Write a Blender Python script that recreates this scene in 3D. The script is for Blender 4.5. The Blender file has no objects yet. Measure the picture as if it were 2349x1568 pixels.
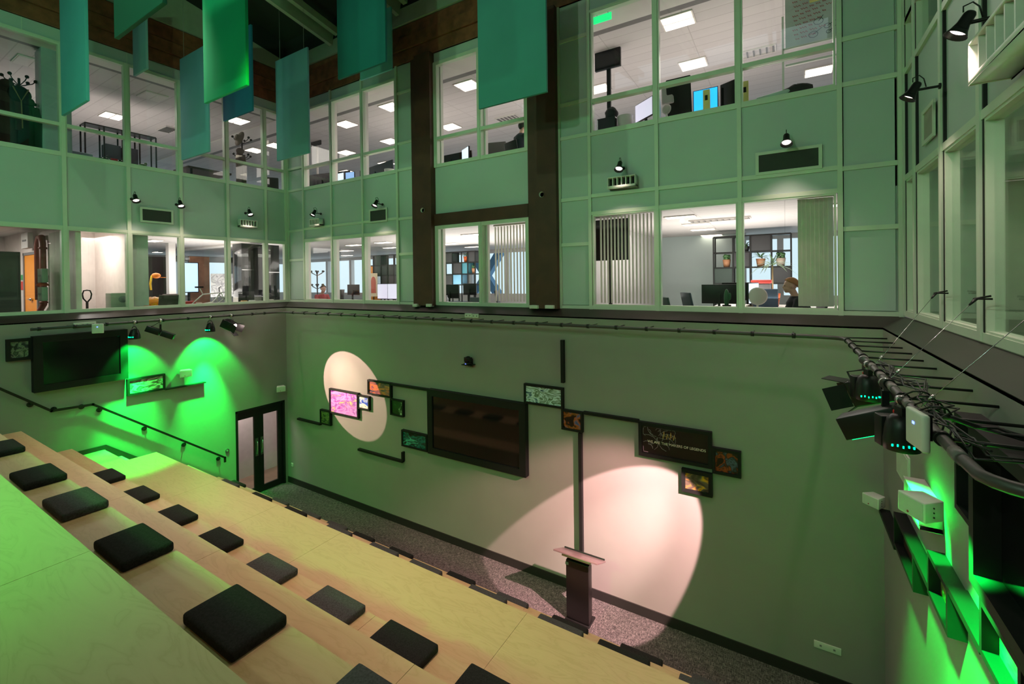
import bpy, bmesh, math, random
from mathutils import Vector, Matrix
from math import sin, cos, pi, radians, sqrt, atan2
random.seed(7)
SC = bpy.context.scene
COL = SC.collection
# ------------------------------------------------------------------ camera
F_PX, YAW, PITCH, ROLL, CX, CY = 1025.1, .548986, -.0067323, -.012474, 1174.5, 648.75
_f = Vector((-sin(YAW)*cos(PITCH), cos(YAW)*cos(PITCH), sin(PITCH)))
_r = Vector((cos(YAW), sin(YAW), 0)); _u = _r.cross(_f)
RT = _r*cos(ROLL)+_u*sin(ROLL); UP = -_r*sin(ROLL)+_u*cos(ROLL); FW = _f
EYE = Vector((0, 0, 5.3))
cam = bpy.data.cameras.new('camera'); cam_o = bpy.data.objects.new('camera', cam); COL.objects.link(cam_o)
cam.sensor_width = 36; cam.lens = 36*F_PX/2349; cam.shift_y = -(784-CY)/2349; cam.clip_start = .05
cam_o.matrix_world = Matrix((( RT.x, UP.x, -FW.x, EYE.x), (RT.y, UP.y, -FW.y, EYE.y), (RT.z, UP.z, -FW.z, EYE.z), (0, 0, 0, 1)))
SC.camera = cam_o
SC.view_settings.view_transform = 'Standard'; SC.view_settings.look = 'None'
SC.view_settings.exposure = 0; SC.view_settings.gamma = 1; SC.view_settings.use_curve_mapping = False
def at(ax, v, px, py):
    """surveyed point: where the sight line of a photo pixel meets the plane coordinate ax = v"""
    d = RT*((px-CX)/F_PX)+UP*((CY-py)/F_PX)+FW
    return EYE+d*((v-EYE[ax])/d[ax])
# ------------------------------------------------------------------ world and lamps
w = bpy.data.worlds.new('world'); SC.world = w; w.use_nodes = True
bg = w.node_tree.nodes['Background']; bg.inputs[0].default_value = (.72, .88, 1, 1); bg.inputs[1].default_value = 1.1
def lamp(kind, name, loc, target, col, power, size=.1, spot=None, blend=.15, sy=None):
    l = bpy.data.lights.new(name, kind); l.color = col; l.energy = power
    if kind == 'AREA':
        l.shape = 'RECTANGLE'; l.size = size; l.size_y = sy or size
    else: l.shadow_soft_size = size
    if kind == 'SPOT': l.spot_size = radians(spot); l.spot_blend = blend
    o = bpy.data.objects.new(name, l); COL.objects.link(o); o.location = loc
    d = Vector(target)-Vector(loc); o.rotation_euler = d.to_track_quat('-Z', 'Y').to_euler()
    return o
WARM = (1, .72, .66); GREEN = (.0, 1, .07)
# house wash lamps under the roof
lamp('SPOT', 'wash_lamp', (-5.2, 1.0, 10.9), (-5.2, 4.2, 4), (.50, 1, .50), 170, .07, 150, .6)
lamp('SPOT', 'wash_lamp', (-3.2, -2.6, 7.4), (-5.5, 7.2, 8.6), (.30, 1, .52), 190, .07, 150, .6)
lamp('SPOT', 'wash_lamp', (-7.2, -2.6, 7.6), (-7.5, 7.2, 8.6), (.30, 1, .52), 190, .07, 150, .6)
lamp('SPOT', 'wash_lamp', (-2.2, -2.2, 8.2), (1.2, 6, 7), (.80, 1, .76), 250, .07, 120, .6)
lamp('SPOT', 'wash_lamp', (-3.5, -1.5, 8.0), (-11.6, 3.2, 7.4), (.40, 1, .52), 280, .07, 120, .6)
# added unseen spots that stand in for the arm lamps' warm light on seats
for x in (-8.0, -5.2, -2.2):
    lamp('SPOT', 'warm_seat_fill', (x, 2.9, 10.4), (x, 3.9, 2), (1, .56, .44), 850, .3, 52, 1)
# green heads on the lighting bar, and two added spots away from it
for y, k in ((3.62, .8), (4.98, 1)):
    lamp('SPOT', 'green_beam', (-10.93, y, 4.19), (-11.35, y+.05, 3.5), GREEN, 260*k, .04, 84, .35)
    lamp('SPOT', 'green_beam', (-10.93, y, 4.19), (-11.33, y+.05, 2.3), GREEN, 2600*k, .04, 42, .9)
lamp('SPOT', 'green_beam', (.60, 3.45, 4.12), (.99, 3.6, 2.2), GREEN, 1900, .04, 60, .5)
lamp('SPOT', 'green_beam', (.60, 4.7, 4.12), (.99, 4.75, 2.2), GREEN, 1300, .04, 55, .5)
lamp('SPOT', 'green_beam', (-4.2, -2.6, 6.8), (-4.6, -.3, 3.94), (.10, 1, .12), 1350, .2, 74, 1)  # unseen spot added to turn the top platform green, not on the bar
lamp('SPOT', 'green_beam', (-5.0, 2.5, 9.8), (-10.4, 6.9, .3), GREEN, 900, .2, 32, 1)  # unseen spot added high in the hall to green the far corner
lamp('SPOT', 'green_beam', (-10.93, 3.62, 4.19), (-10.35, 3.35, 2.1), GREEN, 900, .04, 52, .5)
# profile lamp on the left bar and barn-door floodlight on the right bar
lamp('SPOT', 'profile_beam', (-10.76, 4.30, 4.17), (-8.90, 7, 2.78), (1, .62, .53), 1500, .012, 27.8, .04)
lamp('SPOT', 'profile_beam', (-10.76, 4.30, 4.17), (-9.0, 7, 3.0), (1, .85, .62), 600, .012, 20, 1)
lamp('SPOT', 'flood_beam', (.30, 5.08, 4.18), (-2.50, 7, .80), (1, .58, .56), 3900, .02, 28.8, .10)
lamp('SPOT', 'flood_beam', (.30, 5.08, 4.18), (-2.35, 7, 1.0), (1, .92, .80), 1300, .02, 20, 1)
lamp('SPOT', 'flood_beam', (.30, 5.08, 4.18), (-3.6, 7, .75), (1, .50, .50), 1700, .06, 36, .6)
# ------------------------------------------------------------------ materials
MATS = {}
def nt(name):
    m = bpy.data.materials.new(name); m.use_nodes = True
    return m, m.node_tree, m.node_tree.nodes['Principled BSDF']
def lin(c):
    return tuple((x/12.92 if x <= .04045 else ((x+.055)/1.055)**2.4) for x in c)
def mat(name, col, rough=.6, metal=0, var=.05, scale=8, bump=0, bscale=60, emit=None, es=0, spec=.5):
    if name in MATS: return MATS[name]
    m, t, b = nt(name)
    n = t.nodes.new('ShaderNodeTexNoise'); n.inputs['Scale'].default_value = scale; n.inputs['Detail'].default_value = 4
    tc = t.nodes.new('ShaderNodeTexCoord'); t.links.new(tc.outputs['Object'], n.inputs['Vector'])
    r = t.nodes.new('ShaderNodeValToRGB'); t.links.new(n.outputs['Fac'], r.inputs['Fac'])
    r.color_ramp.elements[0].position = .3; r.color_ramp.elements[1].position = .7
    r.color_ramp.elements[0].color = (*[max(0, c*(1-var)) for c in col], 1)
    r.color_ramp.elements[1].color = (*[min(1, c*(1+var)) for c in col], 1)
    t.links.new(r.outputs['Color'], b.inputs['Base Color'])
    b.inputs['Roughness'].default_value = rough; b.inputs['Metallic'].default_value = metal
    b.inputs['Specular IOR Level'].default_value = spec
    if bump:
        n2 = t.nodes.new('ShaderNodeTexNoise'); n2.inputs['Scale'].default_value = bscale
        t.links.new(tc.outputs['Object'], n2.inputs['Vector'])
        bp = t.nodes.new('ShaderNodeBump'); bp.inputs['Strength'].default_value = bump; bp.inputs['Distance'].default_value = .01
        t.links.new(n2.outputs['Fac'], bp.inputs['Height']); t.links.new(bp.outputs['Normal'], b.inputs['Normal'])
    if emit:
        b.inputs['Emission Color'].default_value = (*emit, 1); b.inputs['Emission Strength'].default_value = es
    MATS[name] = m
    return m
def M_wood():
    m, t, b = nt('birch_plywood')
    tc = t.nodes.new('ShaderNodeTexCoord'); mp = t.nodes.new('ShaderNodeMapping'); mp.inputs['Scale'].default_value = (1.1, 5, 5)
    t.links.new(tc.outputs['Object'], mp.inputs['Vector'])
    n = t.nodes.new('ShaderNodeTexNoise'); n.inputs['Scale'].default_value = 1.6; n.inputs['Detail'].default_value = 6; n.inputs['Distortion'].default_value = 1.2
    t.links.new(mp.outputs[0], n.inputs['Vector'])
    wv = t.nodes.new('ShaderNodeMath'); wv.operation = 'MULTIPLY'; wv.inputs[1].default_value = 11
    fr = t.nodes.new('ShaderNodeMath'); fr.operation = 'PINGPONG'; fr.inputs[1].default_value = 1
    t.links.new(n.outputs['Fac'], wv.inputs[0]); t.links.new(wv.outputs[0], fr.inputs[0])
    r = t.nodes.new('ShaderNodeValToRGB'); e = r.color_ramp.elements
    e[0].position = 0; e[0].color = (.54, .375, .20, 1); e[1].position = .3; e[1].color = (.58, .41, .225, 1)
    e2 = e.new(.9); e2.color = (.60, .425, .235, 1)
    t.links.new(fr.outputs[0], r.inputs['Fac']); t.links.new(r.outputs['Color'], b.inputs['Base Color'])
    b.inputs['Roughness'].default_value = .42
    return m
def M_carpet():
    m, t, b = nt('woven_carpet')
    tc = t.nodes.new('ShaderNodeTexCoord')
    cs = []
    for s in ((14, 110, 1), (110, 14, 1)):
        mp = t.nodes.new('ShaderNodeMapping'); mp.inputs['Scale'].default_value = s
        t.links.new(tc.outputs['Object'], mp.inputs['Vector'])
        n = t.nodes.new('ShaderNodeTexNoise'); n.inputs['Scale'].default_value = 1; n.inputs['Detail'].default_value = 3
        t.links.new(mp.outputs[0], n.inputs['Vector']); cs.append(n)
    ch = t.nodes.new('ShaderNodeTexChecker'); ch.inputs['Scale'].default_value = 4
    t.links.new(tc.outputs['Object'], ch.inputs['Vector'])
    mx = t.nodes.new('ShaderNodeMath'); mx.operation = 'MAXIMUM'
    t.links.new(cs[0].outputs['Fac'], mx.inputs[0]); t.links.new(cs[1].outputs['Fac'], mx.inputs[1])
    r = t.nodes.new('ShaderNodeValToRGB'); e = r.color_ramp.elements
    e[0].position = .47; e[0].color = (.022, .02, .02, 1); e[1].position = .68; e[1].color = (.17, .15, .145, 1)
    t.links.new(mx.outputs[0], r.inputs['Fac']); t.links.new(r.outputs['Color'], b.inputs['Base Color'])
    b.inputs['Roughness'].default_value = .95
    return m
def M_glass(name='window_glass', tint=(.96, .99, .97), refl=1.0):
    m = bpy.data.materials.new(name); m.use_nodes = True; t = m.node_tree; t.nodes.clear()
    o = t.nodes.new('ShaderNodeOutputMaterial'); mx = t.nodes.new('ShaderNodeMixShader'); tr = t.nodes.new('ShaderNodeBsdfTransparent')
    g = t.nodes.new('ShaderNodeBsdfGlossy'); g.inputs['Roughness'].default_value = .01; g.inputs['Color'].default_value = (refl, refl, refl, 1)
    tr.inputs[0].default_value = (*tint, 1); lw = t.nodes.new('ShaderNodeLayerWeight'); lw.inputs[0].default_value = .5
    pw = t.nodes.new('ShaderNodeMath'); pw.operation = 'POWER'; pw.inputs[1].default_value = 4.5; t.links.new(lw.outputs['Facing'], pw.inputs[0])
    f = t.nodes.new('ShaderNodeMath'); f.operation = 'MULTIPLY_ADD'; f.inputs[1].default_value = .6; f.inputs[2].default_value = .035; t.links.new(pw.outputs[0], f.inputs[0])
    t.links.new(f.outputs[0], mx.inputs[0]); t.links.new(tr.outputs[0], mx.inputs[1]); t.links.new(g.outputs[0], mx.inputs[2])
    t.links.new(mx.outputs[0], o.inputs[0])
    return m
def M_emit(name, col, s):
    if name in MATS: return MATS[name]
    m = mat(name, col, .5, emit=col, es=s); return m
def M_tiles():
    m, t, b = nt('office_ceiling_tiles')
    tc = t.nodes.new('ShaderNodeTexCoord')
    br = t.nodes.new('ShaderNodeTexBrick'); br.offset = 0; br.inputs['Scale'].default_value = 1
    br.inputs['Brick Width'].default_value = 1.5; br.inputs['Row Height'].default_value = .3; br.inputs['Mortar Size'].default_value = .009
    br.inputs['Color1'].default_value = (.62, .585, .57, 1); br.inputs['Color2'].default_value = (.66, .62, .60, 1); br.inputs['Mortar'].default_value = (.50, .47, .45, 1)
    t.links.new(tc.outputs['Object'], br.inputs['Vector']); t.links.new(br.outputs['Color'], b.inputs['Base Color'])
    b.inputs['Roughness'].default_value = .7
    return m
def M_art(name, cols, scale=5, seed=0, dist=.9, shift=0.0):
    """abstract painted panel: distorted noise through a many-stop ramp"""
    m, t, b = nt(name)
    tc = t.nodes.new('ShaderNodeTexCoord'); mp = t.nodes.new('ShaderNodeMapping'); mp.inputs['Location'].default_value = (seed*3.1, seed*1.7, seed)
    t.links.new(tc.outputs['Generated'], mp.inputs['Vector'])
    n = t.nodes.new('ShaderNodeTexNoise'); n.inputs['Scale'].default_value = scale*.55; n.inputs['Detail'].default_value = 3; n.inputs['Distortion'].default_value = dist
    t.links.new(mp.outputs[0], n.inputs['Vector'])
    r = t.nodes.new('ShaderNodeValToRGB'); e = r.color_ramp.elements; k = len(cols)
    for i, c in enumerate(cols):
        p = .3+.42*i/(k-1)+shift
        if i == 0: q = e[0]; q.position = p
        elif i == 1: q = e[1]; q.position = p
        else: q = e.new(p)
        q.color = (*lin(c), 1)
    t.links.new(n.outputs['Fac'], r.inputs['Fac']); t.links.new(r.outputs['Color'], b.inputs['Base Color'])
    b.inputs['Roughness'].default_value = .35
    return m
WOOD = M_wood(); CARPET = M_carpet(); GLASS = M_glass(); TILES = M_tiles()
PANEL = mat('panel_paint', (.42, .50, .47), .5, var=.03, scale=1.2)  # pale paint with some of the green wash light mixed into its colour
FRAME = mat('frame_paint', (.56, .62, .51), .4, var=.02)  # whitish paint, its colour tinted towards the green wash light
GREYW = mat('lower_wall_paint', (.262, .242, .228), .6, var=.03, scale=2)
BLACK = mat('black_metal', (.007, .007, .007), .4, spec=.35)
BLACKM = mat('black_matt', (.008, .008, .008), .6, spec=.25)
SKIRT = mat('dark_skirting', (.018, .016, .015), .5)
LEDGE = mat('ledge_laminate', (.026, .019, .017), .36, var=.25, scale=1.5)
BROWN = mat('brown_column', (.075, .024, .012), .6, var=.2, scale=3)
TIMBER = mat('dark_timber', (.20, .068, .03), .5, var=.35, scale=6)
WHITE = mat('white_paint', (.72, .68, .64), .6, var=.02)
CREAM = mat('cream_plastic', (.6, .62, .56), .4)
OFW = mat('office_wall_paint', (.66, .64, .62), .7, var=.02)
CHROME = mat('brushed_metal', (.6, .6, .6), .25, 1)
SCREEN = mat('black_screen', (.006, .006, .007), .08)
FABD = mat('dark_wool', (.018, .018, .018), .95, var=.35, scale=90, bump=.4, bscale=300, spec=.2)
FABG = mat('grey_wool', (.065, .065, .07), .95, var=.3, scale=90, bump=.4, bscale=300, spec=.2)
DKGREY = mat('charcoal_board', (.035, .035, .037), .6)
GREY = mat('mid_grey_plastic', (.2, .2, .21), .5)
# ------------------------------------------------------------------ mesh builder
class MB:
    def __init__(s): s.v = []; s.f = []; s.sm = []
    def add(s, vs, fs, smooth=False):
        o = len(s.v); s.v += [tuple(v) for v in vs]
        s.f += [tuple(i+o for i in f) for f in fs]; s.sm += [smooth]*len(fs); return s
    def box(s, x0, x1, y0, y1, z0, z1):
        x0, x1 = min(x0, x1), max(x0, x1); y0, y1 = min(y0, y1), max(y0, y1); z0, z1 = min(z0, z1), max(z0, z1)
        vs = [(x, y, z) for z in (z0, z1) for y in (y0, y1) for x in (x0, x1)]
        return s.add(vs, [(0, 2, 3, 1), (4, 5, 7, 6), (0, 1, 5, 4), (2, 6, 7, 3), (0, 4, 6, 2), (1, 3, 7, 5)])
    def obox(s, c, hx, hy, hz, R=None):
        c = Vector(c); R = R or Matrix.Identity(3)
        vs = [c+R@Vector((x*hx, y*hy, z*hz)) for z in (-1, 1) for y in (-1, 1) for x in (-1, 1)]
        return s.add(vs, [(0, 2, 3, 1), (4, 5, 7, 6), (0, 1, 5, 4), (2, 6, 7, 3), (0, 4, 6, 2), (1, 3, 7, 5)])
    def bar(s, a, b, w, h, up=(0, 0, 1)):
        a = Vector(a); b = Vector(b); d = (b-a); L = d.length; d.normalize()
        u = Vector(up); x = d.cross(u)
        if x.length < 1e-4: u = Vector((0, 1, 0)); x = d.cross(u)
        x.normalize(); z = x.cross(d)
        R = Matrix((x, d, z)).transposed()
        return s.obox((a+b)/2, w/2, L/2, h/2, R)
    def tube(s, pts, r, n=10, caps=True):
        pts = [Vector(p) for p in pts]; k = len(pts); rs = r if isinstance(r, (list, tuple)) else [r]*k
        vs = []; prev = None
        for i, p in enumerate(pts):
            d = (pts[min(i+1, k-1)]-pts[max(i-1, 0)]).normalized()
            if prev is None:
                x = d.cross(Vector((0, 0, 1)))
                if x.length < 1e-3: x = d.cross(Vector((0, 1, 0)))
            else:
                x = prev-d*prev.dot(d)
            x.normalize(); prev = x; y = d.cross(x)
            for j in range(n):
                a = 2*pi*j/n; vs.append(p+(x*cos(a)+y*sin(a))*rs[i])
        fs = [(i*n+j, i*n+(j+1) % n, (i+1)*n+(j+1) % n, (i+1)*n+j) for i in range(k-1) for j in range(n)]
        s.add(vs, fs, True)
        if caps: s.add(vs[:n], [tuple(range(n))[::-1]]); s.add(vs[-n:], [tuple(range(n))])
        return s
    def cyl(s, a, b, r, n=12): return s.tube([a, b], r, n)
    def lathe(s, prof, c=(0, 0, 0), n=18, R=None):
        c = Vector(c); R = R or Matrix.Identity(3); vs = []
        for r, z in prof:
            for j in range(n): vs.append(c+R@Vector((r*cos(2*pi*j/n), r*sin(2*pi*j/n), z)))
        k = len(prof)
        fs = [(i*n+j, i*n+(j+1) % n, (i+1)*n+(j+1) % n, (i+1)*n+j) for i in range(k-1) for j in range(n)]
        return s.add(vs, fs, True)
    def ball(s, c, rx, ry=None, rz=None, n=12, m=8):
        ry = ry or rx; rz = rz or rx; c = Vector(c)
        vs = [c+Vector((rx*sin(pi*i/m)*cos(2*pi*j/n), ry*sin(pi*i/m)*sin(2*pi*j/n), rz*cos(pi*i/m))) for i in range(m+1) for j in range(n)]
        fs = [(i*n+j, (i+1)*n+j, (i+1)*n+(j+1) % n, i*n+(j+1) % n) for i in range(m) for j in range(n)]
        return s.add(vs, fs, True)
    def build(s, name, m, parent=None, bevel=0, seg=2, loc=None, rz=0):
        me = bpy.data.meshes.new(name); me.from_pydata(s.v, [], s.f)
        me.polygons.foreach_set('use_smooth', s.sm); me.materials.append(m)
        bm = bmesh.new(); bm.from_mesh(me); bmesh.ops.remove_doubles(bm, verts=bm.verts, dist=1e-6)
        if bevel: bmesh.ops.bevel(bm, geom=bm.edges[:], offset=bevel, segments=seg, affect='EDGES', profile=.6)
        bmesh.ops.recalc_face_normals(bm, faces=bm.faces)
        bm.to_mesh(me); bm.free()
        if bevel:
            for p in me.polygons: p.use_smooth = True
        me.update()
        o = bpy.data.objects.new(name, me); COL.objects.link(o)
        if parent: o.parent = parent
        if loc is not None: o.location = loc
        if rz: o.rotation_euler = (0, 0, rz)
        return o
def thing(name, label, cat, loc=(0, 0, 0), rz=0, group=None):
    o = bpy.data.objects.new(name, None); COL.objects.link(o); o.empty_display_size = .1
    o.location = loc; o.rotation_euler = (0, 0, rz); o['label'] = label; o['category'] = cat
    if group: o['group'] = group
    return o
def tag(o, label, cat, group=None, kind=None):
    o['label'] = label; o['category'] = cat
    if group: o['group'] = group
    if kind: o['kind'] = kind
    return o
def struct(o, label=None):
    o['kind'] = 'structure'
    if label: o['label'] = label
    return o
def dup(root, loc, rz, label, group=None):
    r = root.copy(); COL.objects.link(r); r.location = loc; r.rotation_euler = (0, 0, rz); r['label'] = label
    if group: r['group'] = group
    for ch in list(root.children):
        c = ch.copy(); COL.objects.link(c); c.parent = r
        for g in list(ch.children):
            d = g.copy(); COL.objects.link(d); d.parent = c
    return r
def B(): return MB()
# ------------------------------------------------------------------ dimensions
XL, XR, YB = -11.35, 1.01, 7.0          # lower walls
GXL, GXR, GY = -11.6, 1.26, 7.25        # upper facades
Z0, ZH, ZP, ZS, ZM, ZT, ZF = 4.80, 6.42, 6.72, 7.77, 8.33, 9.86, 10.12
ZR = 11.3
# ------------------------------------------------------------------ setting: lower hall
struct(B().box(-14.5, XR+.3, -3.2, 7.6, -.1, 0).build('floor', CARPET))
struct(B().box(XL-.15, XR+.15, YB, YB+.2, 0, 4.66).build('wall_back', GREYW))
D0, D1, DH = 5.68, 6.92, 2.2
wl = B().box(XL-.2, XL, -3.2, D0, 0, 4.66).box(XL-.2, XL, D0, D1, DH, 4.66).box(XL-.2, XL, D1, 7.2, 0, 4.66)
struct(wl.build('wall_left', GREYW))
struct(B().box(XR, XR+.2, -3.2, 7.2, 0, 4.66).build('wall_right', GREYW))
struct(B().box(-14.5, XR+3, -3.4, -3.2, 0, 13).build('wall_front', GREYW))
# upper sides of the camera end
struct(B().box(XL, XR, YB-.018, YB, 0, .15).build('baseboard_back', SKIRT))
struct(B().box(XR-.018, XR, 2.6, YB-.02, 0, .15).build('baseboard_right', SKIRT))
# sloped ledges
def prism(pts, axis, a, b):
    k = len(pts); vs = []
    for t in (a, b):
        for p in pts: vs.append((t, p[0], p[1]) if axis == 0 else (p[0], t, p[1]))
    fs = [tuple(range(k)), tuple(range(2*k-1, k-1, -1))]+[(i, (i+1) % k, k+(i+1) % k, k+i) for i in range(k)]
    return B().add(vs, fs)
def ledge_y(y0, y1): return [(y0, 4.665), (y1, 4.78), (y1, 4.6), (y0+.03, 4.6), (y0+.0, 4.63)]
def mesh_quadloop(loopA, loopB):
    k = len(loopA); vs = list(loopA)+list(loopB)
    return B().add(vs, [tuple(range(k)), tuple(range(2*k-1, k-1, -1))]+[(i, (i+1) % k, k+(i+1) % k, k+i) for i in range(k)])
lA = [(XL, YB, 4.665), (GXL, GY, 4.785), (GXL, GY, 4.64), (XL, YB, 4.64)]
lB = [(XR, YB, 4.665), (GXR, GY, 4.785), (GXR, GY, 4.64), (XR, YB, 4.64)]
lF = [(XL, -3.2, 4.665), (GXL, -3.2, 4.785), (GXL, -3.2, 4.64), (XL, -3.2, 4.64)]
lR = [(XR, -3.2, 4.665), (GXR, -3.2, 4.785), (GXR, -3.2, 4.64), (XR, -3.2, 4.64)]
struct(mesh_quadloop(lA, lB).build('trim_1', LEDGE), 'dark laminate ledge under the back windows')
struct(mesh_quadloop(lF, lA).build('trim_2', LEDGE), 'dark laminate ledge under the left windows')
struct(mesh_quadloop(lR, lB).build('trim_3', LEDGE), 'dark laminate ledge under the right windows')
# ------------------------------------------------------------------ facade helpers
# a facade is described in (u, z); 'b' back wall (u = x), 'l' left wall (u = y), 'r' right wall (u = y)
def fbox(mb, side, u0, u1, z0, z1, d0, d1):
    """d: depth out of the facade plane into the hall (negative = behind)"""
    if side == 'b': mb.box(u0, u1, GY-d1, GY-d0, z0, z1)
    elif side == 'l': mb.box(GXL+d0, GXL+d1, u0, u1, z0, z1)
    else: mb.box(GXR-d1, GXR-d0, u0, u1, z0, z1)
NW = [0]
def window(side, u0, u1, z0, z1, fr=.022, mid=None, latch=False):
    NW[0] += 1
    mb = B(); fbox(mb, side, u0, u1, z0, z0+fr, -.1, .0); fbox(mb, side, u0, u1, z1-fr, z1, -.1, .0)
    fbox(mb, side, u0, u0+fr, z0+fr, z1-fr, -.1, .0); fbox(mb, side, u1-fr, u1, z0+fr, z1-fr, -.1, .0)
    f = struct(mb.build('window_%d' % NW[0], FRAME))
    if mid:
        m2 = B(); fbox(m2, side, u0+fr, u1-fr, mid-.032, mid+.032, -.09, .01); m2.build('mid_rail', FRAME, f)
        for a, b in ((z0+fr, mid-.035), (mid+.035, z1-fr)):
            g = B(); fbox(g, side, u0+fr, u1-fr, a, b, -.055, -.045); g.build('pane', GLASS, f)
    else:
        g = B(); fbox(g, side, u0+fr, u1-fr, z0+fr, z1-fr, -.055, -.045); g.build('pane', GLASS, f)
    return f
def panel_field(mb, side, us, zs, gap=.012, d=-.02):
    for i in range(len(us)-1):
        for j in range(len(zs)-1):
            fbox(mb, side, us[i]+gap, us[i+1]-gap, zs[j]+gap, zs[j+1]-gap, -.06, d)
# ---- back facade
BU = [-10.9, -9.74, -8.585, -7.44]; CU = [-6.3, -5.165, -4.09]; RU = [-2.84, -1.725, -.555, .61]
pb = B(); fbox(pb, 'b', GXL, -6.96, ZH, ZS, -.12, -.05); fbox(pb, 'b', -3.43, GXR, ZH, ZS, -.12, -.05)
for a, b in ((GXL, -10.9), (-7.44, -6.96), (-3.43, -2.84), (.61, GXR)):
    fbox(pb, 'b', a, b, 4.7, ZF, -.12, -.05)
fbox(pb, 'b', GXL, -6.96, ZT, ZF, -.12, -.03); fbox(pb, 'b', -3.43, GXR, ZT, ZF, -.12, -.03)
panel_field(pb, 'b', BU, [ZH, ZP, ZS]); panel_field(pb, 'b', RU, [ZH, ZP, ZS])
zs = [4.84, 5.91, 6.70, 7.80, 8.40, 9.50, ZF]
panel_field(pb, 'b', [-11.55, -10.95], [4.84, 5.9, 6.7, 7.77, 8.33, ZF]); panel_field(pb, 'b', [-7.40, -6.97], zs)
panel_field(pb, 'b', [-3.40, -2.88], zs); panel_field(pb, 'b', [.65, 1.19], zs)
fbox(pb, 'b', -6.33, -4.05, ZP, 7.70, -.1, -.03); fbox(pb, 'b', -6.33, -4.05, 9.9, ZF, -.1, -.03)
struct(pb.build('wall_back_upper', PANEL), 'pale painted cladding panels of the back facade')
fb = B()
for u in (GXL+.02, -10.9, -7.43, -3.42, -2.85, .62, GXR-.03): fbox(fb, 'b', u-.028, u+.028, 4.78, ZF, -.05, .012)
for u in (-9.74, -8.585, -1.725, -.555): fbox(fb, 'b', u-.028, u+.028, 4.78, ZF, -.05, .012)
for z, t in ((ZP, .03), (ZH, .03), (ZS, .03), (ZT, .02), (4.81, .035)):
    for a, b in ((-10.9, -7.43), (-2.85, .62)): fbox(fb, 'b', a, b, z-t, z+t, -.05, .005)
for a, b in ((GXL, -10.9), (-7.43, -6.96), (-3.42, -2.85), (.62, GXR)):
    for z in (4.81, 5.91, 6.70, 7.79, 8.38, 9.50): fbox(fb, 'b', a, b, z-.03, z+.03, -.05, .0)
for z in (4.81, 6.44, 7.72, 9.89): fbox(fb, 'b', -6.33, -4.05, z-.025, z+.025, -.05, .0)
for u in (-6.3, -5.165, -4.08):
    fbox(fb, 'b', u-.03, u+.03, 4.80, 6.46, -.05, .01); fbox(fb, 'b', u-.03, u+.03, 7.70, 9.9, -.05, .01)
struct(fb.build('trim_4', FRAME), 'pale mullions and rails of the back facade')
for us in (BU, RU):
    for i in range(3):
        window('b', us[i]+.03, us[i+1]-.03, 4.845, ZH-.03); window('b', us[i]+.03, us[i+1]-.03, ZS+.03, ZT-.02, mid=ZM)
for i in range(2):
    window('b', CU[i]+.03, CU[i+1]-.02, 4.835, 6.415); window('b', CU[i]+.03, CU[i+1]-.02, 7.745, 9.865, mid=8.30)
# brown columns and beam
n = 5
for a, b in ((-6.96, -6.33), (-4.05, -3.43)):
    c = B().box(a, b, GY-.02, GY+.3, 4.78, 10.12).box(a+.2, b-.0, GY-.12, GY-.02, 4.78, 10.12)
    struct(c.build('trim_%d' % n, BROWN), 'dark brown steel column cladding'); n += 1
struct(B().box(-6.33, -4.05, GY-.03, GY+.1, 6.47, 6.71).build('trim_%d' % n, BROWN), 'dark brown beam over the centre window'); n += 1
# ---- left facade
LU = [.95, 1.88, 2.81, 3.78, 4.72, 5.71, 6.645, 7.2]
pl = B(); fbox(pl, 'l', -3.2, GY, ZH, ZS, -.12, -.05); fbox(pl, 'l', -3.2, GY, ZT, ZF, -.12, -.03); fbox(pl, 'l', -3.2, .95, 4.7, ZF, -.12, -.05)
panel_field(pl, 'l', LU, [ZH-.03, ZS])
struct(pl.build('wall_left_upper', PANEL), 'pale painted cladding panels of the left facade')
fl = B()
for u in LU: fbox(fl, 'l', u-.032, u+.032, 4.78, ZT+.02, -.05, .012)
for z, t in ((ZH-.02, .03), (ZS, .03), (ZT, .02), (4.79, .03)): fbox(fl, 'l', -3.2, 7.2, z-t, z+t, -.05, .005)
for u in (2.3, 3.8, 5.3): fbox(fl, 'l', u-.004, u+.004, ZT, ZF, -.03, -.026)
struct(fl.build('trim_%d' % n, FRAME), 'pale mullions and rails of the left facade'); n += 1
for i in range(len(LU)-1):
    window('l', LU[i]+.03, LU[i+1]-.03, 4.82, ZH-.05); window('l', LU[i]+.03, LU[i+1]-.03, ZS+.03, ZT-.02, mid=ZM)
# ---- right facade
RV = [7.2, 6.69, 5.68, 4.71, 3.72, 2.72, 1.7, .7]
pr = B(); fbox(pr, 'r', -3.2, GY, 6.46, 7.77, -.12, -.05); fbox(pr, 'r', -3.2, GY, ZT, ZF, -.12, -.03); fbox(pr, 'r', -3.2, .7, 4.7, ZF, -.12, -.05)
fbox(pr, 'r', .7, 5.68, 7.77, ZT, -.12, -.05)
panel_field(pr, 'r', RV[::-1], [6.48, 7.77]); panel_field(pr, 'r', RV[:1:-1], [7.77, ZT])
struct(pr.build('wall_right_upper', PANEL), 'pale painted cladding panels of the right facade')
fr_ = B(); 
for u in RV: fbox(fr_, 'r', u-.035, u+.035, 4.8, ZF, -.05, .02)
for z in (4.83, 6.48, 7.77, 9.86): fbox(fr_, 'r', -3.2, 7.2, z-.035, z+.035, -.05, .01)
fbox(fr_, 'r', 5.68, 7.2, 8.33, 8.40, -.05, .01)
struct(fr_.build('trim_%d' % n, FRAME), 'pale mullions and rails of the right facade'); n += 1
gs = B()
for u in RV: fbox(gs, 'r', u-.06, u-.037, 4.86, ZF, -.05, .004)
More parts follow.
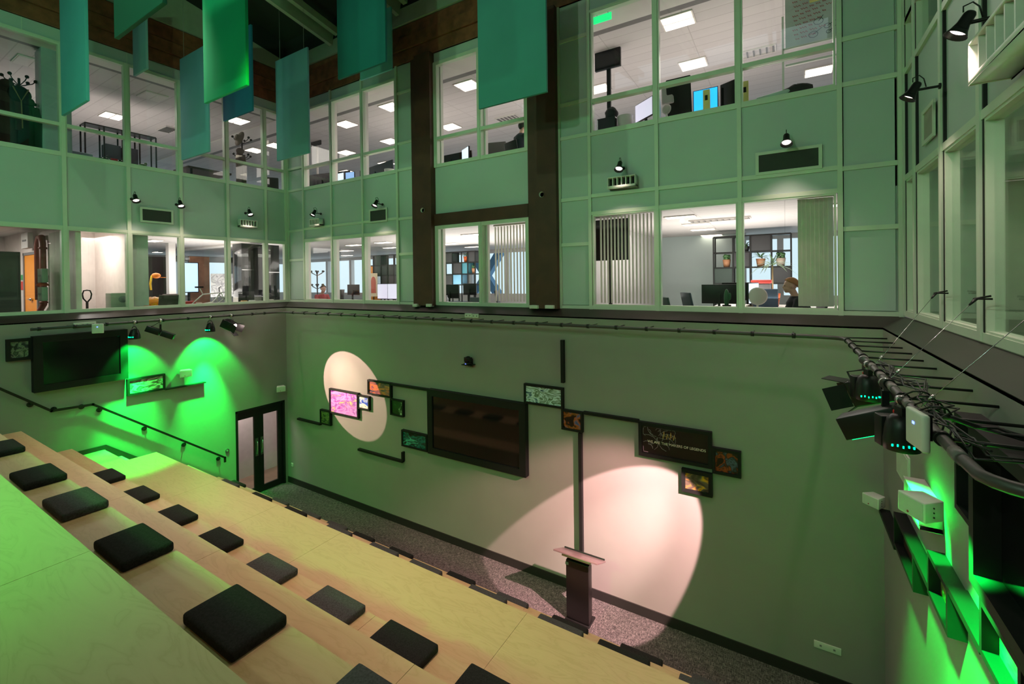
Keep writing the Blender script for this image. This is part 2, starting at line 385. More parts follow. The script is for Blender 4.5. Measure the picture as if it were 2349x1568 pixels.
struct(gs.build('trim_%d' % n, BLACK), 'black rubber gaskets beside the right mullions'); n += 1
for i in range(len(RV)-1):
    window('r', RV[i+1]+.035, RV[i]-.065, 4.86, 6.445)
for i in range(2): window('r', RV[i+1]+.035, RV[i]-.065, 7.8, 9.84, mid=8.36)
# wood fascia and roof
TF = B()
for k, (za, zb, d) in enumerate(((10.12, 10.38, .02), (10.40, 10.66, .05), (10.68, 10.93, .02))):
    TF.box(GXL, GXR, GY-d, GY+.1, za, zb)
TF.box(GXL, GXR, GY, GY+.1, 10.12, 10.93)
struct(TF.build('trim_%d' % n, TIMBER), 'dark timber boards above the back facade'); n += 1
TF = B()
for k, (za, zb, d) in enumerate(((10.12, 10.38, .02), (10.40, 10.66, .05), (10.68, 11.0, .02))):
    TF.box(GXL-.1, GXL+d, -3.2, GY, za, zb)
TF.box(GXL-.1, GXL, -3.2, GY, 10.12, 11.0)
struct(TF.build('trim_%d' % n, TIMBER), 'dark timber boards above the left facade'); n += 1
struct(B().box(GXR, GXR+.1, -3.2, GY, 10.12, 11.0).build('trim_%d' % n, TIMBER), 'dark timber boards above the right facade'); n += 1
ROOFG = mat('roof_green_paint', (.30, .36, .27), .5)
ROOFD = mat('roof_dark_board', (.02, .022, .018), .8)
rs = .18
def rz_(y): return ZR+rs*(GY-y)
g = B().box(GXL, GXR, GY-.06, GY+.1, 10.95, ZR)
vs = [(GXL, GY, 11.02), (GXL, GY, ZR), (GXL, -3.2, rz_(-3.2)), (GXL, -3.2, 11.02)]
g.add(vs+[(GXL+.05, v[1], v[2]) for v in vs], [(0, 1, 2, 3), (7, 6, 5, 4), (0, 4, 5, 1), (1, 5, 6, 2), (2, 6, 7, 3), (3, 7, 4, 0)])
vs = [(GXR, GY, 10.95), (GXR, GY, ZR), (GXR, -3.2, rz_(-3.2)), (GXR, -3.2, 10.95)]
g.add(vs+[(GXR-.05, v[1], v[2]) for v in vs], [(0, 1, 2, 3), (7, 6, 5, 4), (0, 4, 5, 1), (1, 5, 6, 2), (2, 6, 7, 3), (3, 7, 4, 0)])
struct(g.build('trim_%d' % n, ROOFG), 'green painted upstand under the roof'); n += 1
# roof beams (rafters run down to the back wall)
for x in (-9.55, -7.25, -4.95, -2.65, -.35):
    mb = B().bar((x, GY-.06, rz_(GY)+.0), (x, -3.2, rz_(-3.2)), .10, .30)
    mb.bar((x+.22, GY-.06, rz_(GY)+.12), (x+.22, -3.2, rz_(-3.2)+.12), .12, .16)
    struct(mb.build('trim_%d' % n, ROOFG), 'pale green steel roof beam'); n += 1
mb = B()
for y in (5.3, 3.2, 1.1, -1.0):
    mb.bar((-11.6, y, rz_(y)+.35), (1.2, y, rz_(y)+.35), .03, .04)
mb.bar((-9.5, 4.4, rz_(4.4)-.05), (-7.25, 4.4, rz_(4.4)-.05), .07, .1)
struct(mb.build('trim_%d' % n, ROOFG), 'thin roof purlins across the beams'); n += 1
cb = B(); t = .55
cb.add([(GXL, GY, ZR+t), (GXR, GY, ZR+t), (GXR, -3.4, rz_(-3.4)+t), (GXL, -3.4, rz_(-3.4)+t), (GXL, GY, ZR+t+.1), (GXR, GY, ZR+t+.1), (GXR, -3.4, rz_(-3.4)+t+.1), (GXL, -3.4, rz_(-3.4)+t+.1)],
       [(0, 1, 2, 3), (4, 7, 6, 5), (0, 4, 5, 1), (1, 5, 6, 2), (2, 6, 7, 3), (3, 7, 4, 0)])
struct(cb.build('ceiling', ROOFD))
# roof gap closers so no daylight leaks in
cl = B().box(GXL, GXR, GY, GY+.15, 10.9, 12.1).box(GXL-.15, GXL, -3.4, GY, 10.9, 14).box(GXR, GXR+.15, -3.4, GY, 10.9, 14)
struct(cl.build('wall_gap_closer', ROOFD))
# ------------------------------------------------------------------ double door and the room behind it
DX = XL-.06
fr = B().box(XL-.16, XL+.012, D0, D0+.05, 0, DH).box(XL-.16, XL+.012, D1-.05, D1, 0, DH).box(XL-.16, XL+.012, D0, D1, DH-.05, DH)
dd = struct(fr.build('door_1', BLACK), 'black framed glazed double door in the left wall by the far corner')
def leaf(y0, y1, hy, st):
    lf_ = B().box(DX-.03, DX+.02, y0, y1, 0, .16).box(DX-.03, DX+.02, y0, y1, 1.96, DH-.05).box(DX-.03, DX+.02, y0, y0+st[0], .16, 1.96).box(DX-.03, DX+.02, y1-st[1], y1, .16, 1.96).build('door_leaf', BLACK, dd)
    B().box(DX-.008, DX-.002, y0+st[0], y1-st[1], .16, 1.96).build('glass', GLASS, dd)
    B().box(DX+.02, DX+.03, hy-.035, hy+.035, .95, 1.4).build('push_plate', mat('steel_plate', (.16, .17, .15), .3, .8), lf_)
    B().tube([(DX+.02, hy, 1.0), (DX+.06, hy, 1.0), (DX+.06, hy, 1.32), (DX+.02, hy, 1.32)], .01, 8).build('handle', CHROME, lf_)
leaf(D0+.05, 6.27, 6.2, (.03, .13)); leaf(6.275, D1-.05, 6.33, (.1, .12))
LFL = mat('timber_floor', (.20, .12, .09), .35, var=.2, scale=3)
struct(B().box(-14.5, -14.4, 4.2, 7.6, 0, 2.7).box(-14.5, XL-.2, 4.2, 4.3, 0, 2.7).box(-14.5, XL-.2, 7.45, 7.55, 0, 2.7).box(-14.5, XL-.2, 4.2, 7.55, 2.7, 2.8).build('wall_lobby', mat('lobby_paint', (.55, .47, .46), .6)))
struct(B().box(-12.7, -12.6, 6.35, 7.45, 0, 2.7).build('wall_lobby_end', mat('lobby_paint', (.55, .47, .46), .6)))
struct(B().box(-14.4, XL-.16, 4.3, 7.45, 0, .01).build('floor_lobby', LFL))
lamp('AREA', 'lobby_lamp', (-12.3, 6.0, 2.6), (-12.3, 6.0, 0), (1, .84, .82), 55, .8)
t = thing('side_table', 'orange topped table with a chunky grey leg seen through the door glass', 'table', (-12.9, 5.6, 0))
B().box(-.4, .4, -.35, .35, .70, .74).build('table_top', mat('orange_wood', (.5, .2, .06), .4), t); B().box(-.1, .1, -.1, .1, .02, .7).build('leg', GREY, t); B().lathe([(0, 0), (.25, 0), (.22, .03), (0, .04)]).build('foot', CHROME, t)
t = thing('easy_chair', 'dark red easy chair beyond the left door glass', 'chair', (-13.8, 5.35, 0), -pi/2)
RD = mat('dark_red_cloth', (.12, .015, .015), .8); B().box(-.35, .35, -.35, .35, .15, .45).build('seat', RD, t, bevel=.04); B().box(-.35, .35, .2, .38, .45, 1.1).build('backrest', RD, t, bevel=.05)
for sx in (-1, 1):
    for sy in (-1, 1): B().cyl((sx*.28, sy*.28, 0), (sx*.28, sy*.28, .16), .02, 8).build('leg', BLACK, t)
# ------------------------------------------------------------------ bleacher
XE = -10.28
TI = [(3.94, -3.17, .81), (3.48, .81, 1.39), (3.02, 1.39, 1.94), (2.55, 1.94, 2.52), (2.10, 2.52, 3.70), (1.66, 3.70, 4.228), (1.21, 4.228, 4.79), (.76, 4.79, 5.36), (.32, 5.36, 5.80)]
bl = thing('bleacher', 'stepped birch plywood seating stand facing the screen wall', 'seating', (0, 0, 0))
JO = {0: [-8.2, -5.6, -3.05, -1.55, 0.2], 1: [-6.35, -4.9, -2.72, -.4], 2: [-8.6, -6.1, -4.15, -1.9, .2], 3: [-7.9, -5.3, -2.9, -.6], 4: [-7.9, -6.26, -4.86, -2.14, -.1]}
for i, (z, ya, yb) in enumerate(TI):
    js = [XE]+[j for j in JO.get(i, [-7.5, -5.2, -2.8, -.5]) if XE < j < XR]+[XR-.004]
    mb = B()
    for a, b in zip(js[:-1], js[1:]):
        mb.box(a+.0015, b-.0015, ya-.02 if i else ya, yb, z-.03, z)
    o = mb.build('tread', WOOD, bl)
    r = TI[i+1][0] if i+1 < len(TI) else 0
    B().box(XE, XR-.004, yb-.045, yb-.02, r, z-.03).build('riser', WOOD, bl)
B().box(XE, XR-.004, -3.17, 2.5, 0, 2.5).box(XE, XR-.004, 2.5, 3.6, 0, 2.05).build('base', WOOD, bl)
# end panels
mb = B()
for z, ya, yb in TI: mb.box(XE, XE+.03, ya-.02, yb-.02, 0, z-.03)
mb.build('end_panel', WOOD, bl)
# landing and stair along the left wall
B().box(XL+.003, XE, 2.45, 3.24, 2.07, 2.10).build('landing', WOOD, bl)
ns = 9
for k in range(ns):
    z = 2.1-(k+1)*2.1/(ns+1); y = 3.24+k*.262
    B().box(XL+.02, XE-.0, y-.01, y+.262, z-.04, z).box(XL+.02, XE, y-.02, y, z, z+.21-.04).build('step', WOOD, bl)
for k in range(7):
    z = 2.1+(k+1)*.2; y = 2.45-k*.3
    B().box(XL+.02, XE-.0, y-.3, y, z-.04, z).box(XL+.02, XE, y-.02, y, z-.2, z-.04).build('step', WOOD, bl)
sk = B()
sk.box(XL, XL+.022, 2.45, 3.27, 2.1, 2.185)
sk.add([(XL, 3.27, 2.185), (XL, 3.27, 2.0), (XL, 5.68, .0), (XL, 5.68, .19)]+[(XL+.022, 3.27, 2.185), (XL+.022, 3.27, 2.0), (XL+.022, 5.68, .0), (XL+.022, 5.68, .19)],
       [(0, 1, 2, 3), (7, 6, 5, 4), (0, 4, 5, 1), (1, 5, 6, 2), (2, 6, 7, 3), (3, 7, 4, 0)])
sk.add([(XL, 2.45, 2.185), (XL, 2.45, 2.1), (XL, .3, 3.5), (XL, .3, 3.75)]+[(XL+.022, 2.45, 2.185), (XL+.022, 2.45, 2.1), (XL+.022, .3, 3.5), (XL+.022, .3, 3.75)],
       [(0, 1, 2, 3), (7, 6, 5, 4), (0, 4, 5, 1), (1, 5, 6, 2), (2, 6, 7, 3), (3, 7, 4, 0)])
struct(sk.build('baseboard_left', SKIRT))
# ------------------------------------------------------------------ cushions
def cushion_mesh(w, d, h=.075):
    mb = B(); nx, ny = 10, 6
    def P(i, j, top):
        u = i/nx; v = j/ny; e = min(u, 1-u)*w; f = min(v, 1-v)*d
        bulge = .012*min(1, e/.08)*min(1, f/.08)
        return (u*w-w/2, v*d-d, (h-.012+bulge) if top else .0)
    vs = [P(i, j, 1) for j in range(ny+1) for i in range(nx+1)]+[P(i, j, 0) for j in range(ny+1) for i in range(nx+1)]
    o = (nx+1)*(ny+1); fs = []
    for j in range(ny):
        for i in range(nx):
            a = j*(nx+1)+i; fs += [(a, a+1, a+nx+2, a+nx+1), (o+a, o+a+nx+1, o+a+nx+2, o+a+1)]
    for i in range(nx):
        fs += [(i, o+i, o+i+1, i+1)]; a = ny*(nx+1)+i; fs += [(a, a+1, o+a+1, o+a)]
    for j in range(ny):
        a = j*(nx+1); fs += [(a, a+nx+1, o+a+nx+1, o+a)]; a += nx; fs += [(a, o+a, o+a+nx+1, a+nx+1)]
    mb.add(vs, fs)
    me_o = mb.build('seat_cushion', FABD)
    bm = bmesh.new(); bm.from_mesh(me_o.data)
    ed = [e for e in bm.edges if len(e.link_faces) == 2 and e.calc_face_angle(0) > .9]
    bmesh.ops.bevel(bm, geom=ed, offset=.02, segments=3, affect='EDGES', profile=.6); bm.to_mesh(me_o.data); bm.free()
    for p in me_o.data.polygons: p.use_smooth = True
    return me_o
proto = cushion_mesh(.5, .285); proto_g = None
used = [False]
def cushion(x, tier, grey, label, group, dy=0, w=1.0, rz=0):
    global proto_g
    z, ya, yb = TI[tier]
    if not used[0]: o = proto; used[0] = True
    else: o = proto.copy(); COL.objects.link(o)
    if grey:
        if proto_g is None: proto_g = proto.data.copy(); proto_g.materials[0] = FABG
        o.data = proto_g
    o.location = (x, yb-.01+dy, z+.001); o.rotation_euler = (0, 0, rz); o.scale = (w, 1, 1)
    tag(o, label, 'cushion', group)
G1 = 'seat cushions on the upper tier'
def cxm(tier, pa, pb):   # x centre from the two top front corners
    z, ya, yb = TI[tier]; return (at(1, yb-.01, *pa).x+at(1, yb-.01, *pb).x)/2
upper = [((28, 1012), (63, 1027), 0, 'dark cushion cut by the left photo edge on the upper tier'),
         ((115, 1065), (158, 1091), 0, 'black cushion between the edge cushion and the grey one, upper tier'),
         ((204, 1114), (247, 1145), 1, 'slate grey seat cushion on the upper tier, its only grey one near the left'),
         ((327, 1201), (403, 1243), 0, 'black cushion beside the slate grey one, towards the lectern, upper tier'),
         ((545, 1328), (660, 1405), 0, 'largest looking black cushion nearest the camera')]
for a, b, gr, lb in upper: cushion(cxm(1, a, b), 1, gr, lb, G1)
cushion(-1.45, 1, 1, 'charcoal grey cushion cut off by the bottom photo edge, left of the other cut one', G1)
lower = [((258, 1074), (289, 1091), 0, 'black cushion furthest left on the middle tier by the green light'),
         ((330, 1110), (368, 1131), 0, 'second dark cushion from the left on the middle tier'),
         ((410, 1153), (456, 1177), 0, 'third dark cushion from the left on the middle tier'),
         ((505, 1201), (560, 1231), 0, 'fourth dark cushion from the left on the middle tier'),
         ((615, 1257), (685, 1292), 1, 'fifth cushion from the left on the middle tier, grey'),
         ((754, 1330), (838, 1380), 1, 'sixth cushion from the left on the middle tier, grey, beside a black one'),
         ((898, 1409), (1006, 1470), 0, 'seventh cushion from the left on the middle tier, black'),
         ((1103, 1515), (1200, 1568), 0, 'black cushion cut by the bottom photo edge on the middle tier')]
G2 = 'seat cushions on the middle tier'
for a, b, gr, lb in lower: cushion(cxm(3, a, b), 3, gr, lb, G2)
G3 = 'seat cushions just below the wide walkway'
r3 = [(506, 544, 1), (575, 620, 0), (650, 701, 0), (746, 806, 1), (845, 913, 1), (936, 1014, 1), (1075, 1160, 1), (1233, 1337, 1), (1371, 1490, 0), (1575, 1680, 1)]
ORD = ['first', 'second', 'third', 'fourth', 'fifth', 'sixth', 'seventh', 'eighth', 'ninth', 'tenth', 'eleventh']
def edge_y(px): return 1037+(px-357)*.4275
for i, (a, b, gr) in enumerate(r3):
    x = (at(2, TI[5][0]+.07, a, edge_y(a)).x+at(2, TI[5][0]+.07, b, edge_y(b)-6).x)/2
    cushion(x, 5, gr, '%s cushion from the door along the upper of two rows behind the walkway edge' % ORD[i], G3)
G4 = 'seat cushions on the lowest cushion row'
r4 = [(520, 560, 0), (620, 659, 1), (695, 731, 1), (750, 793, 1), (825, 855, 0), (900, 943, 0), (1024, 1086, 0), (1137, 1208, 1), (1266, 1346, 0), (1421, 1518, 0), (1605, 1700, 1)]
for i, (a, b, gr) in enumerate(r4):
    x = at(2, TI[7][0]+.07, b, edge_y(b)-12).x-.25
    cushion(x, 7, gr, '%s cushion from the door along the lower of two rows behind the walkway edge' % ORD[i], G4)
# ------------------------------------------------------------------ handrail
hr = thing('handrail', 'black handrail climbing the left wall beside the stairs', 'handrail', (0, 0, 0))
hp = [at(0, XL+.08, -160, 822), at(0, XL+.08, 118, 942), at(0, XL+.08, 213, 927), at(0, XL+.08, 516, 1049)]
hp = [Vector((XL+.08, p.y, p.z)) for p in hp]; hp.append(hp[-1]+Vector((0, .0, -.09)))
mb = B()
for a, b in zip(hp[:-1], hp[1:]): mb.bar(a-(b-a).normalized()*.018, b+(b-a).normalized()*.018, .03, .04)
mb.build('rail', BLACK, hr)
for px, py in ((70, 928), (124, 939), (188, 933), (229, 940), (332, 983), (423, 1020), (502, 1052)):
    p = at(0, XL+.04, px, py)
    B().cyl((XL, p.y, p.z), (XL+.02, p.y, p.z), .045, 16).tube([(XL+.01, p.y, p.z), (XL+.06, p.y, p.z), (XL+.08, p.y, p.z+.05)], .009, 8).build('bracket', BLACK, hr)
# ------------------------------------------------------------------ wall display frames, screens and strips
def art_text(parent, txt, loc, size, rot, m):
    c = bpy.data.curves.new('lettering', 'FONT'); c.body = txt; c.size = size; c.extrude = .0005; c.materials.append(m)
    tmp = bpy.data.objects.new('tmp_text', c); COL.objects.link(tmp); bpy.context.view_layer.update(); me = bpy.data.meshes.new_from_object(tmp.evaluated_get(bpy.context.evaluated_depsgraph_get())); bpy.data.objects.remove(tmp); me.materials.clear(); me.materials.append(m)
    o = bpy.data.objects.new('lettering', me); COL.objects.link(o); o.parent = parent; o.location = loc; o.rotation_euler = rot
    return o
def back_frame(px0, px1, label, m, name='framed_picture', cat='picture', d=.07, fw=.05, inner=None):
    a = at(1, YB-d, *px0); b = at(1, YB-d, *px1); x0, x1, z1, z0 = a.x, b.x, a.z, b.z
    t = thing(name, label, cat, ((x0+x1)/2, YB, (z0+z1)/2)); w, h = (x1-x0)/2, (z1-z0)/2
    B().box(-w, w, -d, 0, h-fw, h).box(-w, w, -d, 0, -h, -h+fw).box(-w, -w+fw, -d, 0, -h+fw, h-fw).box(w-fw, w, -d, 0, -h+fw, h-fw).build('frame', BLACKM, t)
    B().box(-w+fw, w-fw, -d+.025, -d+.035, -h+fw, h-fw).build('screen' if cat == 'television' else 'artwork', m, t)
    return t, w, h
A = M_art
back_frame((733, 938), (757, 977), 'small dark green picture at the lower left corner of the purple one', A('art_moss', [(.05, .1, .04), (.1, .2, .08), (.5, .55, .3), (.1, .12, .06), (.02, .05, .02)], 6, 1), fw=.03)
back_frame((754, 890), (821, 961), 'bright purple and pink picture in the tall light circle', A('art_purple', [(.35, .1, .5), (.75, .35, .75), (.9, .6, .85), (.55, .25, .7), (.95, .75, .5), (.45, .15, .6)], 5, 2), fw=.035)
back_frame((819, 905), (846, 942), 'small blue sky picture between the purple and the orange ones', A('art_sky', [(.15, .25, .7), (.3, .4, .85), (.85, .85, .9), (.95, .9, .85), (.3, .3, .5)], 3, 3), fw=.03)
back_frame((842, 870), (896, 913), 'orange and mauve picture at the upper right of the light circle', A('art_ember', [(.25, .15, .3), (.6, .3, .35), (.9, .45, .25), (.5, .25, .4), (.1, .15, .2)], 4, 4), fw=.035)
back_frame((894, 914), (924, 957), 'small dark green picture with a white figure right of the light circle', A('art_pine', [(.02, .08, .03), (.03, .14, .06), (.04, .2, .1), (.8, .85, .7), (.02, .1, .05)], 2.5, 9, shift=.08), fw=.03)
back_frame((920, 985), (979, 1037), 'teal and black picture at the lower left of the large screen', A('art_teal', [(.01, .03, .03), (.02, .08, .08), (.05, .45, .45), (.02, .06, .06), (.3, .7, .65), (.01, .04, .04)], 4, 6), fw=.035)
tv, tw, th = back_frame((979, 892), (1206, 1096), 'large black wall screen in a wide black surround on the back wall', SCREEN, 'wall_screen', 'television', .12, .13)
B().box(-tw+.1, tw-.1, -.118, -.112, -th+.1, -th+.13).build('bezel_strip', GREY, tv)
back_frame((1201, 879), (1291, 938), 'white, blue and green aerial picture above the right of the large screen', A('art_clouds', [(.1, .15, .2), (.2, .35, .45), (.85, .9, .95), (.25, .35, .15), (.8, .85, .9), (.15, .2, .1)], 5, 7), fw=.035)
back_frame((1287, 938), (1336, 993), 'small dark picture with orange flames under the tall vertical strip', A('art_flame', [(.08, .03, .03), (.12, .04, .05), (.7, .35, .15), (.25, .35, .6), (.15, .05, .05)], 3.5, 8), fw=.035)
t, bw, bh = back_frame((1464, 966), (1633, 1076), 'wide black poster reading we are the makers of legends', A('art_night', [(.06, .045, .05), (.07, .05, .06), (.08, .06, .065), (.1, .08, .09)], 2, 3), fw=.05)
LET = mat('poster_letters', (.85, .72, .65), .6)
l1 = art_text(t, 'WE ARE THE MAKERS', (-bw*.74, -.052, -.04), .062, (pi/2, 0, 0), LET)
wd1 = max(v_.co.x for v_ in l1.data.vertices); sc1 = .97*bw/wd1; l1.scale = (sc1, sc1, 1)
l2 = art_text(t, 'OF LEGENDS', (-bw*.74+wd1*sc1+.018, -.052, -.04), .062, (pi/2, 0, 0), LET); l2.scale = (sc1, sc1, 1)
mb = B(); random.seed(3)
for k in range(26):
    a = random.random()*2*pi; r = random.uniform(.05, .17); cx = -bw*.52+random.choice((-.12, 0, .12, .2)); cz = random.uniform(-.18, .22)
    mb.tube([(max(-bw+.07, min(bw-.07, cx+r*cos(a+q*.5))), -.047, max(-bh+.07, min(bh-.07, cz*.8+r*.8*sin(a+q*.5)))) for q in range(4)], .0035, 5)
mb.build('printed_motif', mat('poster_motif', (.22, .18, .22), .6), t)
mb = B()
for k in range(4): mb.tube([(-bw*.30+.05*k, -.047, .05), (-bw*.27+.05*k, -.047, .16-.03*(k % 2)), (-bw*.24+.05*k, -.047, .08)], .006, 5)
mb.build('printed_motif', mat('poster_orange', (.7, .35, .12), .6), t)
back_frame((1633, 1026), (1700, 1098), 'dark picture with orange streaks beside the wide black poster', A('art_rust', [(.03, .02, .02), (.08, .04, .03), (.6, .25, .1), (.06, .04, .05), (.3, .35, .45), (.03, .02, .02)], 4, 11), fw=.04)
back_frame((1563, 1074), (1634, 1142), 'grey and yellow picture hanging below the wide black poster', A('art_ochre', [(.12, .1, .09), (.25, .2, .18), (.4, .35, .3), (.9, .6, .1), (.2, .16, .14)], 3, 12), fw=.05)
def strip(pa, pb, label, d=.07, v=False, th=.045):
    a = at(1, YB-d, *pa); b = at(1, YB-d, *pb)
    if v: x = (a.x+b.x)/2; o = B().box(-th/2, th/2, -d, 0, 0, a.z-b.z).build('display_strip', BLACKM, loc=(x, YB, b.z))
    else: z = (a.z+b.z)/2; o = B().box(0, b.x-a.x, -d, 0, -th/2, th/2).build('display_strip', BLACKM, loc=(a.x, YB, z))
    tag(o, label, 'wall strip')
strip((681, 960), (733, 974), 'short black wall strip ending at the small green picture near the door')
strip((896, 881), (979, 894), 'black horizontal wall strip from the light circle to the large screen')
strip((820, 1033), (922, 1057), 'black horizontal wall strip below the light circle')
strip((922, 1037), (922, 1058), 'short black vertical strip under the teal picture', v=True)
strip((1289, 780), (1289, 878), 'tall black vertical strip above the white aerial picture', v=True, th=.055)
strip((1337, 946), (1464, 967), 'black horizontal wall strip joining the flame picture and the wide poster')
strip((1331, 994), (1331, 1280), 'long black vertical strip running down to the lectern', v=True, th=.055)
# left wall screen and pictures
def left_frame(pa, pb, label, m, name='framed_picture', cat='picture', d=.07, fw=.05):
    a = at(0, XL+d, *pa); b = at(0, XL+d, *pb); y0, y1, z1, z0 = a.y, b.y, a.z, b.z
    t = thing(name, label, cat, (XL, (y0+y1)/2, (z0+z1)/2)); w, h = (y1-y0)/2, (z1-z0)/2
    B().box(0, d, -w, w, h-fw, h).box(0, d, -w, w, -h, -h+fw).box(0, d, -w, -w+fw, -h+fw, h-fw).box(0, d, w-fw, w, -h+fw, h-fw).build('frame', BLACKM, t)
    B().box(d-.035, d-.025, -w+fw, w-fw, -h+fw, h-fw).build('screen' if cat == 'television' else 'artwork', m, t)
    return t
left_frame((76, 772), (295, 868), 'large black wall screen high on the left wall', SCREEN, 'wall_screen', 'television', .16, .12)
left_frame((14, 779), (76, 823), 'small picture with purple and silver shapes left of the left wall screen', A('art_ink', [(.03, .03, .04), (.15, .1, .2), (.5, .5, .45), (.1, .08, .12), (.3, .35, .3)], 5, 14), fw=.05)
left_frame((292, 870), (380, 893), 'picture of pale curls in the green light on the left wall', A('art_curl', [(.3, .22, .2), (.35, .28, .25), (.75, .8, .7), (.3, .2, .2), (.5, .6, .5)], 4, 15), fw=.04)
a = at(0, XL+.1, 380, 892); b = at(0, XL+.1, 473, 878)
tag(B().box(0, .1, 0, b.y-a.y, -.012, .012).build('picture_shelf', BLACKM, loc=(XL, a.y, (a.z+b.z)/2)), 'thin black shelf strip in the green light on the left wall', 'shelf')
# ------------------------------------------------------------------ small wall fittings
def plate(side, px, py, w, h, d, name, label, cat, m, extra=None):
    if side == 'b': p = at(1, YB, px, py); o = B().box(-w/2, w/2, -d, 0, -h/2, h/2)
    elif side == 'l': p = at(0, XL, px, py); o = B().box(0, d, -w/2, w/2, -h/2, h/2)
    else: p = at(0, XR, px, py); o = B().box(-d, 0, -w/2, w/2, -h/2, h/2)
    t = thing(name, label, cat, p); o.build('plate', m, t, bevel=.004)
    e = B()
    for k in (-1, 1):
        if side == 'b': e.box(k*w*.25-.012, k*w*.25+.012, -d-.003, -d, -.012, .012)
        elif side == 'l': e.box(d, d+.003, k*w*.25-.012, k*w*.25+.012, -.012, .012)
    if e.v: e.build('switch', GREY, t)
    return t
plate('b', 671, 1065, .09, .09, .012, 'wall_socket', 'small white socket low on the back wall near the door', 'socket', CREAM)
plate('b', 1898, 1484, .29, .09, .012, 'wall_socket', 'wide white socket low at the right end of the back wall', 'socket', CREAM)
plate('b', 1076, 723, .17, .085, .03, 'wall_socket', 'white box under the ledge, left one of the pair above the lighting bar', 'socket', CREAM)
plate('b', 1092, 724, .15, .085, .03, 'wall_socket', 'white box under the ledge, right one of the pair above the lighting bar', 'socket', CREAM)
plate('l', 182, 745, .17, .09, .03, 'wall_socket', 'left white socket box above the left wall screen', 'socket', CREAM)
plate('l', 206, 743, .17, .09, .03, 'wall_socket', 'right white socket box above the left wall screen', 'socket', CREAM)
p = at(0, XL, 521, 1033)
t = thing('door_switch', 'small round chrome door button beside the double door', 'switch', p)
B().cyl((0, 0, 0), (.012, 0, 0), .045, 20).build('plate', CHROME, t); B().cyl((.012, 0, 0), (.02, 0, 0), .02, 14).build('button', GREY, t)
for y0 in (-6.62, -3.7):
    pass
for i, (px, py) in enumerate(((970, 482), (1243, 446))):
    p = at(1, GY-.13, px, py)
    o = B().lathe([(0, 0), (.04, 0), (.05, .01), (.05, .03)], n=18, R=Matrix.Rotation(pi/2, 3, 'X')).build('sensor_disc', CREAM, loc=(p.x, GY-.12, p.z))
    tag(o, ['small white disc sensor on the left brown column', 'small white disc sensor on the right brown column'][i], 'sensor')
for i, (px, wd) in enumerate(((954, .13), (985, .13), (1226, .17), (1262, .17))):
    p = at(1, GY-.13, px, 702 if i < 2 else 706)
    o = B().box(-wd/2, wd/2, -.07, .05, -.03, .03).build('column_bracket', CREAM, bevel=.005, loc=(p.x, GY-.1, p.z+.02))
    tag(o, ['left pale bracket at the foot of the left brown column', 'right pale bracket at the foot of the left brown column', 'left pale bracket at the foot of the right brown column', 'right pale bracket at the foot of the right brown column'][i], 'bracket')
# camera on back wall
p = at(1, YB, 1080, 828)
t = thing('conference_camera', 'black pan and tilt camera on a bracket high on the back wall', 'camera', p)
B().box(-.11, .11, -.16, 0, -.06, -.045).box(-.05, .05, -.02, 0, -.1, .05).build('bracket', BLACK, t)
B().lathe([(0, 0), (.075, 0), (.08, .02), (.06, .045), (0, .05)], (0, -.09, -.045)).build('base', BLACK, t)
B().ball((0, -.09, .055), .06, .07, .06).box(-.075, -.055, -.12, -.06, 0, .09).box(.055, .075, -.12, -.06, 0, .09).build('head', BLACK, t)
B().cyl((0, -.165, .055), (0, -.15, .055), .03).build('lens', SCREEN, t)
B().box(-.012, .012, -.172, -.168, -.03, -.022).build('status_light', M_emit('blue_led', (.1, .15, 1), 6), t)
# loudspeakers
def speaker(loc, rz, label, s=1.0):
    t = thing('loudspeaker', label, 'loudspeaker', loc, rz)
    fr = [(-.15*s, -.13*s), (.15*s, -.13*s), (.11*s, .1*s), (-.11*s, .1*s)]
    vs = [(x, y, z) for z in (-.1*s, .1*s) for x, y in fr]
    B().add(vs, [(0, 1, 2, 3), (7, 6, 5, 4), (0, 4, 5, 1), (1, 5, 6, 2), (2, 6, 7, 3), (3, 7, 4, 0)]).build('cabinet', CREAM, t, bevel=.008)
    gr_ = B().box(-.13*s, .13*s, -.135*s, -.128*s, -.085*s, .085*s).build('grille', mat('speaker_grille', (.5, .53, .47), .7, bump=.5, bscale=400), t)
    B().box(-.03*s, .03*s, .09*s, .16*s, -.04*s, .04*s).build('bracket', BLACK, t)
    B().cyl((-.03*s, -.137*s, -.06*s), (-.03*s, -.133*s, -.06*s), .012*s, 10).build('badge', mat('red_badge', (.3, .02, .02), .4), gr_)
    m = B()
    for k in (-1, 0, 1): m.cyl((.13*s, -.02, k*.045*s), (.138*s, -.02, k*.045*s), .008*s, 8)
    m.build('bolt', BLACK, t)
    return t
p = at(0, .88, 2007, 1144); speaker((p.x, p.y-.03, p.z), -.75, 'small white loudspeaker in the far right corner of the hall', .62)
p = at(0, .88, 2127, 1162); speaker((.86, p.y, p.z), -1.0, 'white loudspeaker lit green on the right wall under the lighting bar', .74)
p = at(0, XL+.1, 652, 888); speaker((XL+.14, p.y-.12, p.z), 1.15, 'small white loudspeaker on the left wall above the double door', .7)
p = at(0, XL+.12, 425, 855); speaker((XL+.13, p.y, p.z), 1.3, 'small loudspeaker washed in green on the left wall over the shelf', .75)
